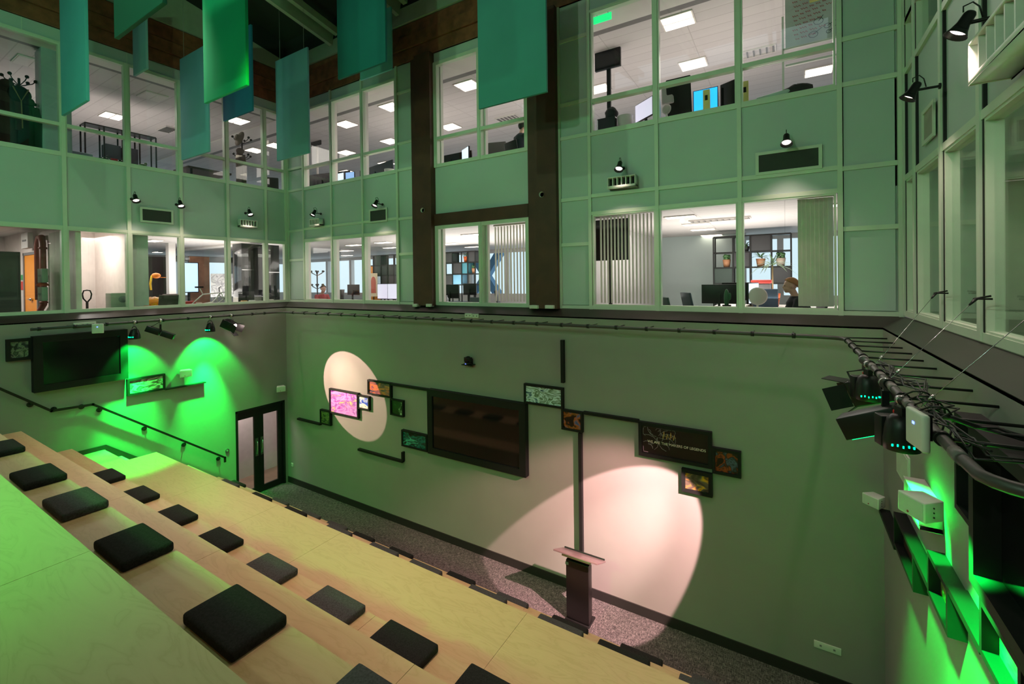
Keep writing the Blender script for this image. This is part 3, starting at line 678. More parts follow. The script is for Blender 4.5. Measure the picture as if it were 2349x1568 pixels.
# ------------------------------------------------------------------ lectern
t = thing('lectern', 'black lectern with a slanted reading top in front of the pink light', 'lectern', (-2.77, 6.38, 0))
B().box(-.2, .2, -.06, .2, 0, .02).build('base', BLACK, t, bevel=.005)
B().box(-.185, .185, -.04, .1, .025, .93).build('column', mat('lectern_black', (.005, .004, .004), .35), t, bevel=.004)
R = Matrix.Rotation(radians(-24), 3, 'X')
B().obox((0, .06, .99), .36, .2, .012, R).build('reading_top', mat('lectern_top', (.12, .08, .08), .3), t, bevel=.003)
B().obox((0, -.04, 1.0), .24, .035, .02, R).build('lamp_bar', CHROME, t, bevel=.004)
B().obox((0, .25, .92), .34, .008, .02, R).build('stop_lip', BLACK, t)
B().box(-.19, -.14, -.05, -.04, .86, .9).build('badge', GREY, t)
# ------------------------------------------------------------------ lighting bar
PZ, PY, PX, PL = 4.56, 6.6, .60, -10.95
PIPE = mat('pipe_black', (.045, .04, .038), .45)
lb = thing('lighting_bar', 'black lighting pipe on wall arms running round three sides of the hall', 'lighting bar', (0, 0, 0))
path = [(PL, 2.2, PZ), (PL, 4.0, PZ), (PL, 6.35, PZ)]+[(PL+.25-.25*cos(a), PY-.25+.25*sin(a), PZ) for a in (.4, .8, 1.2)]+[(PL+.3, PY, PZ), (-5, PY, PZ), (PX-.25, PY, PZ)]
path += [(PX-.2+.2*sin(a), PY-.2+.2*cos(a), PZ) for a in (.4, .8, 1.2)]+[(PX, PY-.3, PZ), (PX, 4, PZ), (PX, 2.5, PZ)]
path += [(PX+.16-.16*cos(a), 2.34-.16*sin(a), PZ) for a in (0.3, .6, .9, 1.2, 1.5)]+[(XR-.02, 2.18, PZ)]
B().tube(path, .0245, 14).build('pipe', PIPE, lb)
cxs = [-9.937+.4555*k for k in range(24)]
for k in range(-1, 24):
    x = -9.937+.4555*k
    if x > PX-.1 or x < PL+.2: continue
    B().cyl((x-.02, PY, PZ), (x+.02, PY, PZ), .034, 12).build('collar', BLACK, lb)
    B().tube([(x, PY, PZ), (x, YB-.003, PZ)], .008, 6).build('wall_arm', BLACK, lb)
for y in (2.3, 2.75, 3.2, 3.65, 4.1, 4.55, 5.0, 5.45, 5.9, 6.2):
    B().cyl((PL, y-.02, PZ), (PL, y+.02, PZ), .034, 12).build('collar', BLACK, lb)
    B().tube([(PL, y, PZ), (XL+.003, y, PZ)], .008, 6).build('wall_arm', BLACK, lb)
for y in (6.735, 6.32, 5.93, 5.53, 5.12, 4.73, 4.32, 3.94, 3.53, 3.13, 2.73):
    if y < PY-.1: B().cyl((PX, y-.02, PZ), (PX, y+.02, PZ), .034, 12).build('collar', BLACK, lb)
    B().tube([(PX if y < PY-.2 else PX-.2, y if y < PY-.2 else PY, PZ), (XR, y, PZ)], .009, 6).build('wall_arm', BLACK, lb)
for y in (6.0, 5.0, 4.6, 4.2, 3.8, 3.35, 2.95, 2.5):
    B().cyl((PX, y-.05, PZ), (PX, y+.05, PZ), .0275, 12).build('tape_band', mat('grey_tape', (.13, .12, .115), .5), lb)
def clamp(t, top, z0=0):
    B().cyl((0, -.02, z0), (0, .02, z0), .036, 12).box(-.012, .012, -.018, .018, z0-.09, z0-.03).build('clamp', CHROME, t)
def par_head(loc, rz, label, lit=True):
    t = thing('par_light', label, 'stage light', loc, rz); clamp(t, 0)
    B().tube([(-.1, 0, -.22), (-.105, 0, -.12), (-.06, 0, -.085), (.06, 0, -.085), (.105, 0, -.12), (.1, 0, -.22)], .009, 8).build('yoke', BLACK, t)
    B().lathe([(0, -.12), (.045, -.125), (.06, -.15), (.075, -.2), (.09, -.25), (.095, -.32), (.09, -.33), (.088, -.30), (0, -.29)], n=20).build('body', BLACK, t); bd_ = [c_ for c_ in t.children if c_.name.startswith('body')][0]
    m = B()
    for k in (-1, 1): m.cyl((k*.09, 0, -.22), (k*.115, 0, -.22), .022, 10)
    m.build('knob', BLACK, t)
    B().lathe([(0, -.302), (.06, -.302), (.085, -.306)], n=20).build('lens', M_emit('green_lens', (.0, 1, .3), 2.5), t)
    for k in range(7):
        a = -2.6+k*.33; B().obox((.09*cos(a), .09*sin(a), -.285), .007, .007, .009).build('led', M_emit('green_led', (.0, 1, .35), 4), bd_)
    return t
par_head((PL, 3.62, PZ), 0, 'round green stage light hanging left of the long profile lamp')
par_head((PL, 4.98, PZ), 0, 'round green stage light hanging left of the lit white floodlight')
def tilt(az, el):  # rotation taking +Y to the aim direction
    return Matrix.Rotation(az, 3, 'Z')@Matrix.Rotation(el, 3, 'X')
def profile_head(loc, az, el, label, L=.52):
    t = thing('profile_spotlight', label, 'stage light', loc); clamp(t, 0)
    R = tilt(az, el); c = Vector((0, 0, -.25))
    B().box(-.03, .03, -.008, .008, -.25, -.08).build('yoke', BLACK, t)
    vs = B(); vs.obox(c+R@Vector((0, -L*.25, 0)), .06, L*.24, .06, R); vs.build('lamp_house', BLACK, t, bevel=.008)
    vs = B(); vs.obox(c+R@Vector((0, L*.26, 0)), .055, L*.22, .055, R); vs.build('lens_tube', BLACK, t, bevel=.008)
    B().tube([c, c+R@Vector((0, .05, 0))], .045, 14).build('gate', CHROME, t)
    B().tube([c+R@Vector((0, L*.482, 0)), c+R@Vector((0, L*.485, 0))], .045, 14).build('lens', SCREEN, t)
    B().tube([(0, 0, -.02), (-.05, -.1, -.1), c+R@Vector((0, -L*.5, 0))], .006, 6).build('cable', BLACK, t)
    return t
profile_head((PL, 4.05, PZ), radians(-38), radians(-24), 'long black profile lamp in two sections, tilted down, on the left bar')
def fresnel(loc, az, el, label, lit, s=1.0, doors=4):
    t = thing('floodlight', label, 'stage light', loc); clamp(t, 0)
    R = tilt(az, el); c = Vector((0, 0, -.24*s))
    m = B(); m.tube([c+R@Vector((-.12*s, 0, 0)), (-.1*s, 0, -.1*s), (0, 0, -.085), (.1*s, 0, -.1*s), c+R@Vector((.12*s, 0, 0))], .008, 8); m.build('yoke', BLACK, t)
    m = B(); m.obox(c+R@Vector((0, -.06*s, 0)), .1*s, .13*s, .095*s, R); m.build('housing', BLACK, t, bevel=.012)
    m = B()
    for k in range(6): m.obox(c+R@Vector((0, (-.14+.035*k)*s, .097*s)), .08*s, .006*s, .004*s, R)
    m.build('vent_rib', BLACK, t)
    m = B(); m.tube([c+R@Vector((0, .07*s, 0)), c+R@Vector((0, .078*s, 0))], .08*s, 20)
    m.build('lens', M_emit('hot_lens', (1, .8, .75), 14) if lit else mat('pink_inside', (.7, .4, .42), .4), t)
    for k in range(doors):
        a = k*pi/2; Q = R@Matrix.Rotation(a, 3, 'Y')
        fl = Q@Matrix.Rotation(radians(-28), 3, 'X')
        B().obox(c+Q@Vector((0, .14*s, .125*s)), .085*s, .075*s, .003, Q@Matrix.Rotation(radians(25), 3, 'X')).build('barn_door', BLACK, t)
    return t
fresnel((PL, 5.42, PZ), radians(-58), radians(-26), 'lit white floodlight with barn doors on the left bar', True)
fresnel((PX-.02, 4.95, PZ), radians(68), radians(-22), 'black floodlight with pink lit barn doors on the right bar', False, 1.15)
lamp('POINT', 'flood_glow', (PL+.22, 5.52, PZ-.32), (0, 0, 0), (1, .75, .7), 4, .04)
def moving_head(loc, rz, label):
    t = thing('wash_light', label, 'stage light', loc, rz); clamp(t, 0)
    B().box(-.02, .02, -.05, .05, -.16, -.05).build('yoke', BLACK, t)
    B().lathe([(0, -.1), (.055, -.11), (.085, -.14), (.1, -.2), (.11, -.3), (.11, -.36), (.1, -.365), (0, -.35)], n=22).build('body', BLACK, t)
    B().box(-.1, .1, .06, .16, -.37, -.14).build('driver_box', BLACK, t, bevel=.008)
    m = B()
    for k in range(9):
        a = -2.5+k*.28; m.obox((.111*cos(a), .111*sin(a), -.315+.006*(k % 2)), .006, .004, .008, Matrix.Rotation(a, 3, 'Z'))
    m.build('display', M_emit('green_led', (.0, 1, .35), 4), t)
    B().lathe([(0, -.352), (.09, -.356)], n=20).build('lens', M_emit('green_lens', (.0, 1, .3), 2.5), t)
    B().box(-.02, .02, .05, .07, -.11, -.09).build('red_tag', mat('red_plastic', (.7, .02, .02), .4), t)
    t.scale = (.8, .8, .8)
    return t
moving_head((PX-.02, 4.7, PZ), .3, 'bell shaped black wash light, the farther one, on the right bar')
moving_head((PX-.02, 3.45, PZ), .3, 'bell shaped black wash light, the nearer one, beside the white access point')
t = thing('flood_box', 'black box floodlight with a green lit underside on the right bar', 'stage light', (PX-.02, 3.95, PZ)); clamp(t, 0)
R = tilt(radians(75), radians(-25)); c = Vector((-.08, -.02, -.27))
B().box(-.02, .02, -.02, .02, -.3, -.05).build('yoke', BLACK, t)
B().obox(c, .1, .17, .075, R).build('housing', BLACK, t, bevel=.006)
B().obox(c+R@Vector((0, .02, -.078)), .08, .12, .003, R).build('lens', M_emit('green_lens', (.0, 1, .3), 2.5), t)
def access_point(loc, rz, tiltx, label):
    t = thing('access_point', label, 'wireless access point', loc, rz)
    o = B().box(-.11, .11, -.02, .02, -.11, .11).build('case', CREAM, t, bevel=.018, seg=3)
    l = B().box(-.012, .012, -.0225, -.0195, .03, .045).build('status_light', M_emit('blue_led', (.1, .15, 1), 6), t)
    B().box(-.05, .05, .02, .05, -.05, .1).build('mount', BLACK, t)
    t.scale = (.8, .8, .8)
    return t
p = at(0, PL+.06, 223, 753); access_point((p.x+.03, p.y, p.z), radians(50), 0, 'square white wireless box with a blue light on the left bar')
p = at(0, PX-.07, 2105, 974); access_point((p.x, p.y, p.z-.02), radians(-80), 0, 'white wireless box with a blue light seen edge on at the right bar')
# cables on the right bar
random.seed(5)
m = B()
for k in range(6):
    y = 4.5; pts = []
    while y > 2.3:
        pts.append((PX+.03+random.uniform(-.02, .05)+(.1 if 3.2 < y < 3.9 else 0)*random.random(), y, PZ+.03+random.uniform(-.02, .05)-(.05 if 2.9 < y < 3.6 else 0)*random.random())); y -= random.uniform(.12, .3)
    pts.append((XR-.03, 2.55, PZ+.01)) if k % 2 else None
    m.tube(pts, .0045, 6)
for k in range(4):
    cy = 3.1+.12*k; m.tube([(PX+.06+.07*cos(a), cy+.04*cos(a*2), PZ-.02+.09*sin(a)) for a in [q*.5 for q in range(13)]], .005, 6)
tag(m.build('cable_bundle', BLACK), 'tangle of black cables tied along the right lighting bar', 'cables')
m = B()
random.seed(9)
for k in range(5):
    m.tube([(PX+.04+q*.08, 3.15-.02*q+random.uniform(-.02, .02), PZ+.02+random.uniform(-.015, .015)-.015*q) for q in range(6)], .007, 6)
tag(m.build('cable_bundle', BLACK), 'thick black cable bundle running from the bar to the right wall', 'cables')
# guy wires in front of the right windows
for i, (pa, pb) in enumerate((((2147, 672), (1995, 860)), ((2239, 685), (1930, 925)), ((2349, 725), (2022, 955)))):
    a = at(0, GXR-.1, *pa) if i < 2 else at(0, GXR-.1, 2445, 655); y = a.y
    b = Vector((PX+.02, [4.6, 4.0, 3.2][i], PZ+.03))
    t = thing('stay_wire', ['thin steel stay wire from the farthest latch on the right windows', 'thin steel stay wire from the middle latch on the right windows', 'thin steel stay wire nearest the camera on the right'][i], 'wire', a)
    B().tube([(0, 0, 0), b-a], .0022, 5).build('wire', CHROME, t)
    B().tube([(0, 0, 0), (b-a)*.08], [.012, .006], 8).tube([(.08, -.015, 0), (-.01, 0, 0), (.08, .02, .02)], .008, 6).build('hook', BLACK, t)
    B().tube([(b-a)*.9, (b-a)*.94], .009, 8).build('turnbuckle', CHROME, t)
# ------------------------------------------------------------------ right wall
def right_frame(pa, pb, label, d=.1, name='framed_picture', m=None, cat='picture', fw=.035):
    a = at(0, XR-d, *pa); b = at(0, XR-d, *pb); y1, y0, z1, z0 = a.y, b.y, a.z, b.z
    t = thing(name, label, cat, (XR, (y0+y1)/2, (z0+z1)/2)); w, h = abs(y1-y0)/2, abs(z1-z0)/2
    B().box(-d, 0, -w, w, h-fw, h).box(-d, 0, -w, w, -h, -h+fw).box(-d, 0, -w, -w+fw, -h+fw, h-fw).box(-d, 0, w-fw, w, -h+fw, h-fw).build('frame', BLACKM, t)
    B().box(-.03, -.02, -w+fw, w-fw, -h+fw, h-fw).build('screen' if cat == 'television' else 'artwork', m or SCREEN, t)
    return t
def rbox(y0, y1, z0, z1, name, label, m, d=.1, fw=.035, cat='picture'):
    t = thing(name, label, cat, (XR, (y0+y1)/2, (z0+z1)/2)); w, h = (y1-y0)/2, (z1-z0)/2
    B().box(-d, 0, -w, w, h-fw, h).box(-d, 0, -w, w, -h, -h+fw).box(-d, 0, -w, -w+fw, -h+fw, h-fw).box(-d, 0, w-fw, w, -h+fw, h-fw).build('frame', BLACKM, t)
    B().box(-.03, -.02, -w+fw, w-fw, -h+fw, h-fw).build('screen' if cat == 'television' else 'artwork', m, t)
    return t
rbox(5.0, 5.8, 2.60, 2.93, 'box_frame', 'black box frame farthest down the right wall under the corner loudspeaker', A('art_r1', [(.1, .06, .05), (.3, .2, .15), (.12, .1, .1)], 4, 21))
rbox(4.05, 4.55, 2.87, 3.2, 'box_frame', 'black box frame in the middle of the right wall shelf line', A('art_r2', [(.05, .08, .08), (.6, .6, .3), (.1, .3, .3), (.05, .05, .05)], 5, 22))
rbox(2.95, 3.47, 3.19, 3.5, 'box_frame', 'black box frame with pale picture, lowest right in the photo', A('art_r3', [(.4, .3, .32), (.6, .5, .5), (.2, .6, .4), (.5, .4, .42)], 4, 23))
rbox(3.50, 3.80, 3.85, 4.45, 'box_frame', 'black box frame with a blue picture under the right lighting bar', A('art_r4', [(.05, .2, .5), (.1, .3, .7), (.7, .75, .8), (.1, .5, .5)], 3, 24), d=.12)
rbox(1.9, 3.47, 3.58, 4.46, 'wall_screen', 'large black wall screen at the right photo edge', SCREEN, d=.14, fw=.07, cat='television')
for y0, y1, z, lb in ((5.8, 6.64, 2.57, 'black wall shelf strip ending under the corner loudspeaker'), (4.55, 5.0, 2.92, 'short black wall shelf strip between the two farther box frames'),
                      (3.47, 4.05, 3.2, 'green lit wall shelf strip between the middle and nearest box frames'), (2.2, 2.95, 3.5, 'wall shelf strip under the right wall screen at the photo edge')):
    tag(B().box(-.1, 0, 0, y1-y0, -.025, .02).build('wall_shelf', BLACKM, loc=(XR, y0, z)), lb, 'shelf')
t = thing('wall_hatch', 'pale square hatch on the right wall near the corner', 'hatch', (XR, 5.9, 3.38))
B().box(-.015, 0, -.27, .27, -.16, .16).build('frame', CREAM, t); B().box(-.018, -.012, -.245, .245, -.135, .135).build('cover', mat('hatch_paint', (.5, .56, .46), .5), t)
def cowl(loc, rz, w, label, h=.24, d=.2, slots=5):
    """air outlet: curved hood, facing local -Y"""
    t = thing('air_vent', label, 'vent', loc, rz)
    n_ = 6; vs = []
    for x in (-w/2, w/2):
        pr = [(0, h/2)]+[(-d*sin(a), -h/2+.02+(h-.02)*cos(a)) for a in [k*pi/2/n_ for k in range(n_+1)]]+[(0, -h/2)]
        vs += [(x, y, z) for y, z in pr]
    k = len(vs)//2
    e = B().box(-w/2, w/2, -d, 0, h/2-.02, h/2).box(-w/2, w/2, -d, 0, -h/2, -h/2+.045).box(-w/2, -w/2+.015, -d, 0, -h/2, h/2).box(w/2-.015, w/2, -d, 0, -h/2, h/2)
    e.build('hood', CREAM, t, bevel=.006)
    B().box(-w/2+.015, w/2-.015, -.03, -.02, -h/2+.045, h/2-.02).build('duct', BLACKM, t)
    for i in range(slots):
        x = -w/2+.015+(w-.03)*(i+1)/(slots+1); B().box(x-.008, x+.008, -d+.01, -.03, -h/2+.045, h/2-.02).build('vane', CREAM, t)
    return t
def grille(loc, rz, w, h, label, m=None):
    t = thing('air_grille', label, 'vent', loc, rz)
    B().box(-w/2-.04, w/2+.04, -.018, 0, h/2, h/2+.04).box(-w/2-.04, w/2+.04, -.018, 0, -h/2-.04, -h/2).box(-w/2-.04, -w/2, -.018, 0, -h/2, h/2).box(w/2, w/2+.04, -.018, 0, -h/2, h/2).build('frame', FRAME, t)
    B().box(-w/2, w/2, -.006, 0, -h/2, h/2).build('mesh', m or mat('grille_dark', (.03, .035, .028), .7), t)
    return t
def bw(px, py): p = at(1, GY-.1, px, py); return p
for px, py, wd, lb in ((1426, 417, .46, 'white slotted air outlet on the right part of the back facade'), (723, 510, .40, 'white slotted air outlet on the back facade near the left corner')):
    p = at(1, GY-.12, px, py); cowl((p.x, GY-.02, p.z), 0, wd, lb, .19, .13)
for px, py, w_, h_, lb in ((1807, 368, .70, .24, 'large dark rectangular grille under a lamp on the right of the back facade'), (868, 494, .52, .24, 'dark rectangular grille on the left part of the back facade')):
    p = at(1, GY, px, py); grille((p.x, GY-.0, p.z), 0, w_, h_, lb)
p = at(0, GXL+.12, 570, 513); cowl((GXL+.02, p.y, p.z), pi/2, .42, 'white slotted air outlet on the left facade near the corner', .19, .13)
p = at(0, GXL, 360, 495); grille((GXL+.0, p.y, p.z), pi/2, .52, .24, 'dark rectangular grille on the left facade between two lamps')
p = at(0, GXR-.14, 2292, 100); cowl((GXR-.02, p.y-.25, p.z-.02), -pi/2, .95, 'large white slotted air outlet at the top right of the photo', .28, .2, 6)
p = at(0, GXR, 2132, 283); grille((GXR, p.y, p.z), -pi/2, .36, .28, 'pale square grille on the right facade below the far lamp', mat('grille_pale', (.3, .3, .24), .6))
ya_, yb_ = at(0, XR-.14, 2073, 1120).y, at(0, XR-.14, 2108, 1160).y
cowl((XR-.0, (ya_+yb_)/2, at(0, XR-.1, 2100, 1145).z), -pi/2, abs(ya_-yb_), 'white slotted air outlet lit bright green on the right wall', .22, .14, 4)
def sconce(loc, rz, label, power=60, az=0):
    """arm lamp; local -Y points into the hall, wall at local y = +.25"""
    t = thing('wall_lamp', label, 'lamp', loc, rz)
    Rt = Matrix.Rotation(radians(-30), 3, 'X')@Matrix.Rotation(radians(az), 3, 'Y')
    B().lathe([(0, .1), (.035, .1), (.045, .08), (.048, 0), (.065, -.06), (.085, -.1), (.088, -.105), (.08, -.1), (.055, -.03), (0, -.02)], n=20, R=Rt).build('shade', BLACK, t); sd_ = t.children[0] if t.children else None
    B().lathe([(0, -.055), (.062, -.062)], n=16, R=Rt).build('bulb', M_emit('warm_bulb', (1, .8, .75), 9), sd_ or t)
    B().bar((.02, .03, .0), (.02, .23, .0), .012, .014).bar((-.02, .03, .0), (-.02, .23, .0), .012, .014).build('arm', BLACK, t)
    B().lathe([(0, 0), (.035, 0), (.035, .02), (0, .02)], (0, .25, 0), n=14, R=Matrix.Rotation(pi/2, 3, 'X')).build('wall_plate', BLACK, t)
    B().tube([(0, 0, .1), (0, .0, .15), (0, .06, .17), (0, .1, .12), (0, .12, .02)], .006, 6).build('cable', BLACK, t)
    M = Matrix.Rotation(rz, 3, 'Z'); L = Vector(loc)
    lamp('SPOT', 'lamp_beam', L+M@Vector((0, -.02, -.11)), L+M@Vector((az*.01, -.35, -1.3)), (1, .74, .66), power, .05, 110, .8)
    t.scale = (.82, .82, .82) if power == 60 and abs(rz) < 3 and rz >= 0 else (.76, .76, .76)
    return t
for px, py, lb in ((720, 488, 'black arm lamp above the slotted outlet near the left corner of the back facade'), (862, 466, 'black arm lamp above the dark grille on the left of the back facade'),
                   (1421, 380, 'black arm lamp above the slotted outlet right of the brown columns'), (1804, 319, 'black arm lamp above the large dark grille, rightmost on the back facade')):
    p = at(1, GY-.25, px, py); sconce(p, 0, lb)
for px, py, lb in ((311, 454, 'leftmost black arm lamp on the left facade'), (414, 467, 'middle black arm lamp on the left facade, right of the dark grille'), (573, 487, 'black arm lamp above the slotted outlet on the left facade')):
    p = at(0, GXL+.25, px, py); sconce(p, pi/2, lb)
for px, py, lb, y in ((2210, 55, 'large looking black arm lamp at the top right beside the big white outlet', 0), (2094, 208, 'smaller looking black arm lamp on the right facade near the corner', 0)):
    p = at(0, GXR-.25, px, py); sconce(p, -pi/2, lb, 60)
# ------------------------------------------------------------------ hanging baffles
WIRE = mat('steel_wire', (.3, .32, .3), .4)
def baffle(n_, pl_, w_, h_, y, colr, label):
    p = at(1, y, *pl_); c = lin(colr); c = (min(.9, c[0]*1.35), min(.9, c[1]*1.25), min(.9, c[2]*1.38))
    t = thing('acoustic_baffle', label, 'hanging panel', (p.x+w_/2, y, p.z), 0, None)
    B().box(-w_/2, w_/2, 0, .042, 0, h_).build('panel', mat('baffle_%s' % n_, c, .85, var=.06, scale=1.5), t, bevel=.004)
    top = rz_(y)+.1-p.z
    for x in (-w_/2+.15, w_/2-.15):
        if top > h_: B().cyl((x, .02, h_), (x, .02, top), .003, 5).build('wire', WIRE, t)
baffle('aqua', (141, 265), 1.2, 2.25, 2.55, (.30, .62, .62), 'aqua baffle, leftmost of the large hanging panels')
baffle('pine', (262, 88), 1.2, 2.25, 1.96, (.02, .25, .20), 'dark green baffle at the top edge, second hanging panel from the left')
baffle('mist', (305.5, 174), .6, 1.3, 3.7, (.42, .58, .58), 'small grey blue baffle below the dark green top edge one')
baffle('slate', (416, 367), 1.2, 2.22, 4.65, (.42, .64, .68), 'blue grey baffle with visible top edge left of the bright green one')
baffle('jade', (468, 237), 1.2, 2.25, 3.43, (.04, .62, .44), 'bright jade green baffle hanging at upper left centre')
baffle('petrol', (512, 278), 1.2, 1.85, 5.33, (.10, .38, .48), 'petrol blue baffle half hidden behind the jade one')
baffle('sage', (635, 369), 1.2, 2.3, 6.03, (.40, .60, .62), 'grey teal baffle hanging in front of the left corner of the back facade')
baffle('deep', (775, 182), 1.2, 2.25, 5.2, (.0, .33, .32), 'deep teal baffle at the top centre')
baffle('haze', (826, 184), .97, 1.3, 6.7, (.32, .60, .58), 'pale teal baffle half hidden behind the deep teal one')
baffle('teal', (1098, 250), 1.2, 2.25, 5.77, (.22, .50, .46), 'teal baffle in front of the upper centre window')
# ------------------------------------------------------------------ offices
LF, LC, UF, UC = 4.0, 6.56, 7.12, 9.92
XW, YF = -23.0, 15.3
FLR = mat('office_carpet', (.12, .115, .12), .9)
for nm, z0, z1, m in (('floor_office_low', LF-.2, LF, FLR), ('ceiling_office_low', LC, LC+.25, TILES), ('floor_office_up', UF-.2, UF, FLR), ('ceiling_office_up', UC, UC+.2, TILES)):
    struct(B().box(XW, 3.5, GY+.1, YF+.2, z0, z1).box(XW, GXL-.1, -4, GY+.1, z0, z1).build(nm, m))
# perimeter margin and slot
SLOT = mat('slot_grey', (.2, .19, .18), .6)
struct(B().box(-20, 3.4, 7.36, 7.95, UC-.03, UC).box(-12.2, -11.7, -4, 8, UC-.03, UC).build('trim_%d' % n, WHITE), 'plain white margin of the upper office ceiling'); n += 1
struct(B().box(-20, 3.4, 7.95, 8.12, UC-.015, UC).box(-12.36, -12.2, -4, 8, UC-.015, UC).build('trim_%d' % n, SLOT), 'grey slot along the upper office ceiling'); n += 1
struct(B().box(-20, 3.4, 7.36, 7.7, LC-.06, LC).build('trim_%d' % n, WHITE), 'plain white margin of the lower office ceiling'); n += 1
# outer walls with window bands
wf = B()
def band(x0, x1, z0, z1): wf.box(x0, x1, YF, YF+.2, z0, z1)
band(XW, 3.5, LF, 4.75); band(XW, 3.5, 6.42, 7.9); band(XW, 3.5, 9.7, 10.1)
for x in [-23+1.9*k for k in range(14)]: band(x, x+.16, 4.75, 6.42); band(x, x+.16, 7.9, 9.7)
wf.box(XW-.2, XW, -4, YF+.2, LF, 4.8).box(XW-.2, XW, -4, YF+.2, 6.3, 8).box(XW-.2, XW, -4, YF+.2, 9.6, 10.1)
for y in [-4+2.2*k for k in range(9)]: wf.box(XW-.2, XW, y, y+.25, 4.8, 9.7)
struct(wf.build('wall_office_back', OFW))
struct(B().box(3.4, 3.6, GY, YF+.2, LF, 10.1).box(XW, GXL, -4.2, -4, LF, 10.1).build('wall_office_side', OFW))
# partition between the halls and right side room behind the glazing
struct(B().box(2.6, 2.7, -3.2, GY, LF, 10.1).box(GXR+.1, 2.7, -3.2, GY, 10.0, 10.1).box(GXR+.1, 2.7, -3.2, GY, 6.55, 7.0).box(GXR+.1, 2.7, GY+.02, GY+.09, LF, 10.1).box(GXR+.1, 2.7, -3.2, GY, LF, LF+.1).build('wall_side_room', mat('side_room_paint', (.40, .44, .34), .7)))
struct(B().box(2.52, 2.6, -3.2, GY, LF, 4.95).box(2.5, 2.6, -3.2, GY, 5.03, 5.06).build('trim_%d' % n, mat('dado_grey', (.14, .14, .13), .6)), 'grey dado in the side room behind the right windows'); n += 1
# frosted back wall and wood wall
struct(B().box(-3.6, -.95, 14.4, 14.5, LF, LC).build('wall_meeting_glass', mat('frosted_glass', (.52, .62, .60), .35, var=.05, scale=.6)))
struct(B().box(-3.6, -3.5, 8.6, 14.4, LF, LC).build('wall_partition', OFW))
LM = M_emit('light_tube_panel', (1, .83, .70), 5.5)
LMU = M_emit('light_tube_panel_upper', (1, .82, .68), 5.0)
def clight(px, py, zc, w_, d_, label, m, rows=2, lit=True):
    p = at(2, zc, px, py)
    if not (XW+.5 < p.x < 3.2 and p.y < YF-.3): return
    t = thing('ceiling_light', label, 'ceiling light', (p.x, p.y, zc), 0, 'recessed office ceiling lights')
    B().box(-w_/2, w_/2, -d_/2, d_/2, -.02, -.001).build('frame', WHITE, t)
    for k in range(rows):
        y = -d_/2+d_*(k+.5)/rows; B().box(-w_/2+.03, w_/2-.03, y-d_/rows*.42, y+d_/rows*.42, -.026, -.02).build('diffuser', m if lit else WHITE, t)
UL = [(1074, 195, 'above the teal baffle in the upper centre window'), (1033, 290, 'lower one in the upper centre window'), (898, 244, 'cut by the right frame of the left upper back windows'), (895, 323, 'second one down in the third upper back window'),
      (794, 284, 'in the middle upper back window, higher'), (794, 349, 'in the middle upper back window, lower'), (886, 374, 'just above the bin in the third upper back window'), (795, 393, 'lowest in the middle upper back window'),
      (1555, 47, 'brightest, in the upper right middle window'), (1590, 146, 'second in the upper right middle window'), (1372, 203, 'small one at the left of the upper right windows'), (1878, 162, 'below the whiteboard in the upper right window'),
      (258, 265, 'in the second upper left window'), (545, 276, 'behind the petrol baffle'), (585, 344, 'beside the hat stand in the upper left windows'), (632, 333, 'in the last upper left window')]
for px, py, lb in UL: clight(px, py, UC-.002, .56, .46, 'recessed ceiling light '+lb, LMU)
for px, py, lb in ((70, 142, 'unlit recessed ceiling light left of the grey column'), (350, 220, 'unlit recessed ceiling light in the third upper left window')): clight(px, py, UC-.002, .56, .46, lb, LMU, lit=False)
LLs = [(1560, 496, 'first in the row over the far chairs'), (1597, 513, 'second in the row over the far chairs'), (1612, 525, 'third in the row over the far chairs'), (1632, 538, 'fourth in the row over the far chairs'), (1898, 470, 'seen through the pale blind'),
       (1032, 558, 'left in the lower centre window'), (1084, 537, 'higher right in the lower centre window'), (1084, 565, 'lower right in the lower centre window'), (1428, 552, 'behind the first vertical blind'),
       (812, 561, 'highest in the middle lower window'), (795, 574, 'second in the middle lower window'), (796, 585, 'third in the middle lower window'), (799, 594, 'fourth in the middle lower window'),
       (879, 555, 'highest over the orange box'), (896, 567, 'second over the orange box'), (353, 551, 'highest in the third lower left window'), (365, 577, 'lower one in the third lower left window'),
       (443, 571, 'highest in the fourth lower left window'), (440, 588, 'lower one in the fourth lower left window'), (539, 561, 'highest in the fifth lower left window'), (532, 590, 'lower one in the fifth lower left window')]
for px, py, lb in LLs: clight(px, py, LC-.002, .60, .30, 'recessed strip light '+lb, LM, rows=1)
for x, y in ((-9, 10), (-4.5, 10.5), (-.5, 10.5), (-14.5, 5), (-14.5, 10.5)):  # unseen area lamps added to boost the recessed ceiling lights
    lamp('AREA', 'office_fill', (x, y, UC-.12), (x, y, 0), (1, .86, .80), 85, 2.5)
    lamp('AREA', 'office_fill', (x, y, LC-.12), (x, y, 0), (1, .90, .86), 75, 2.5)
lamp('AREA', 'office_fill', (-13.2, 3.5, LC-.12), (-13.2, 3.5, 0), (1, .88, .84), 24, .6)  # added unseen area lamp for the small room
lamp('AREA', 'side_room_lamp', (1.95, 5.0, 6.5), (1.95, 5, 0), (.85, 1, .7), 10, .8, sy=3)
for x, y, zc in ((-9, 9.2, UF+.3), (-1, 9.5, UF+.3), (-5, 9.5, UF+.3), (-15.2, 4.5, UF+.3)):
    lamp('AREA', 'bounce_fill', (x, y, zc), (x, y, 20), (1, .84, .80), 60, 2.4)  # unseen fill added near the floor, shining up at the ceiling
for x, y, zc in ((-9, 11, LF+.9), (-1, 11, LF+.9), (-5, 11, LF+.9), (-14.2, 7, LF+.9)):
    lamp('AREA', 'bounce_fill', (x, y, zc), (x, y, 20), (1, .90, .86), 130, 3)  # the same added upward fill for the lower offices
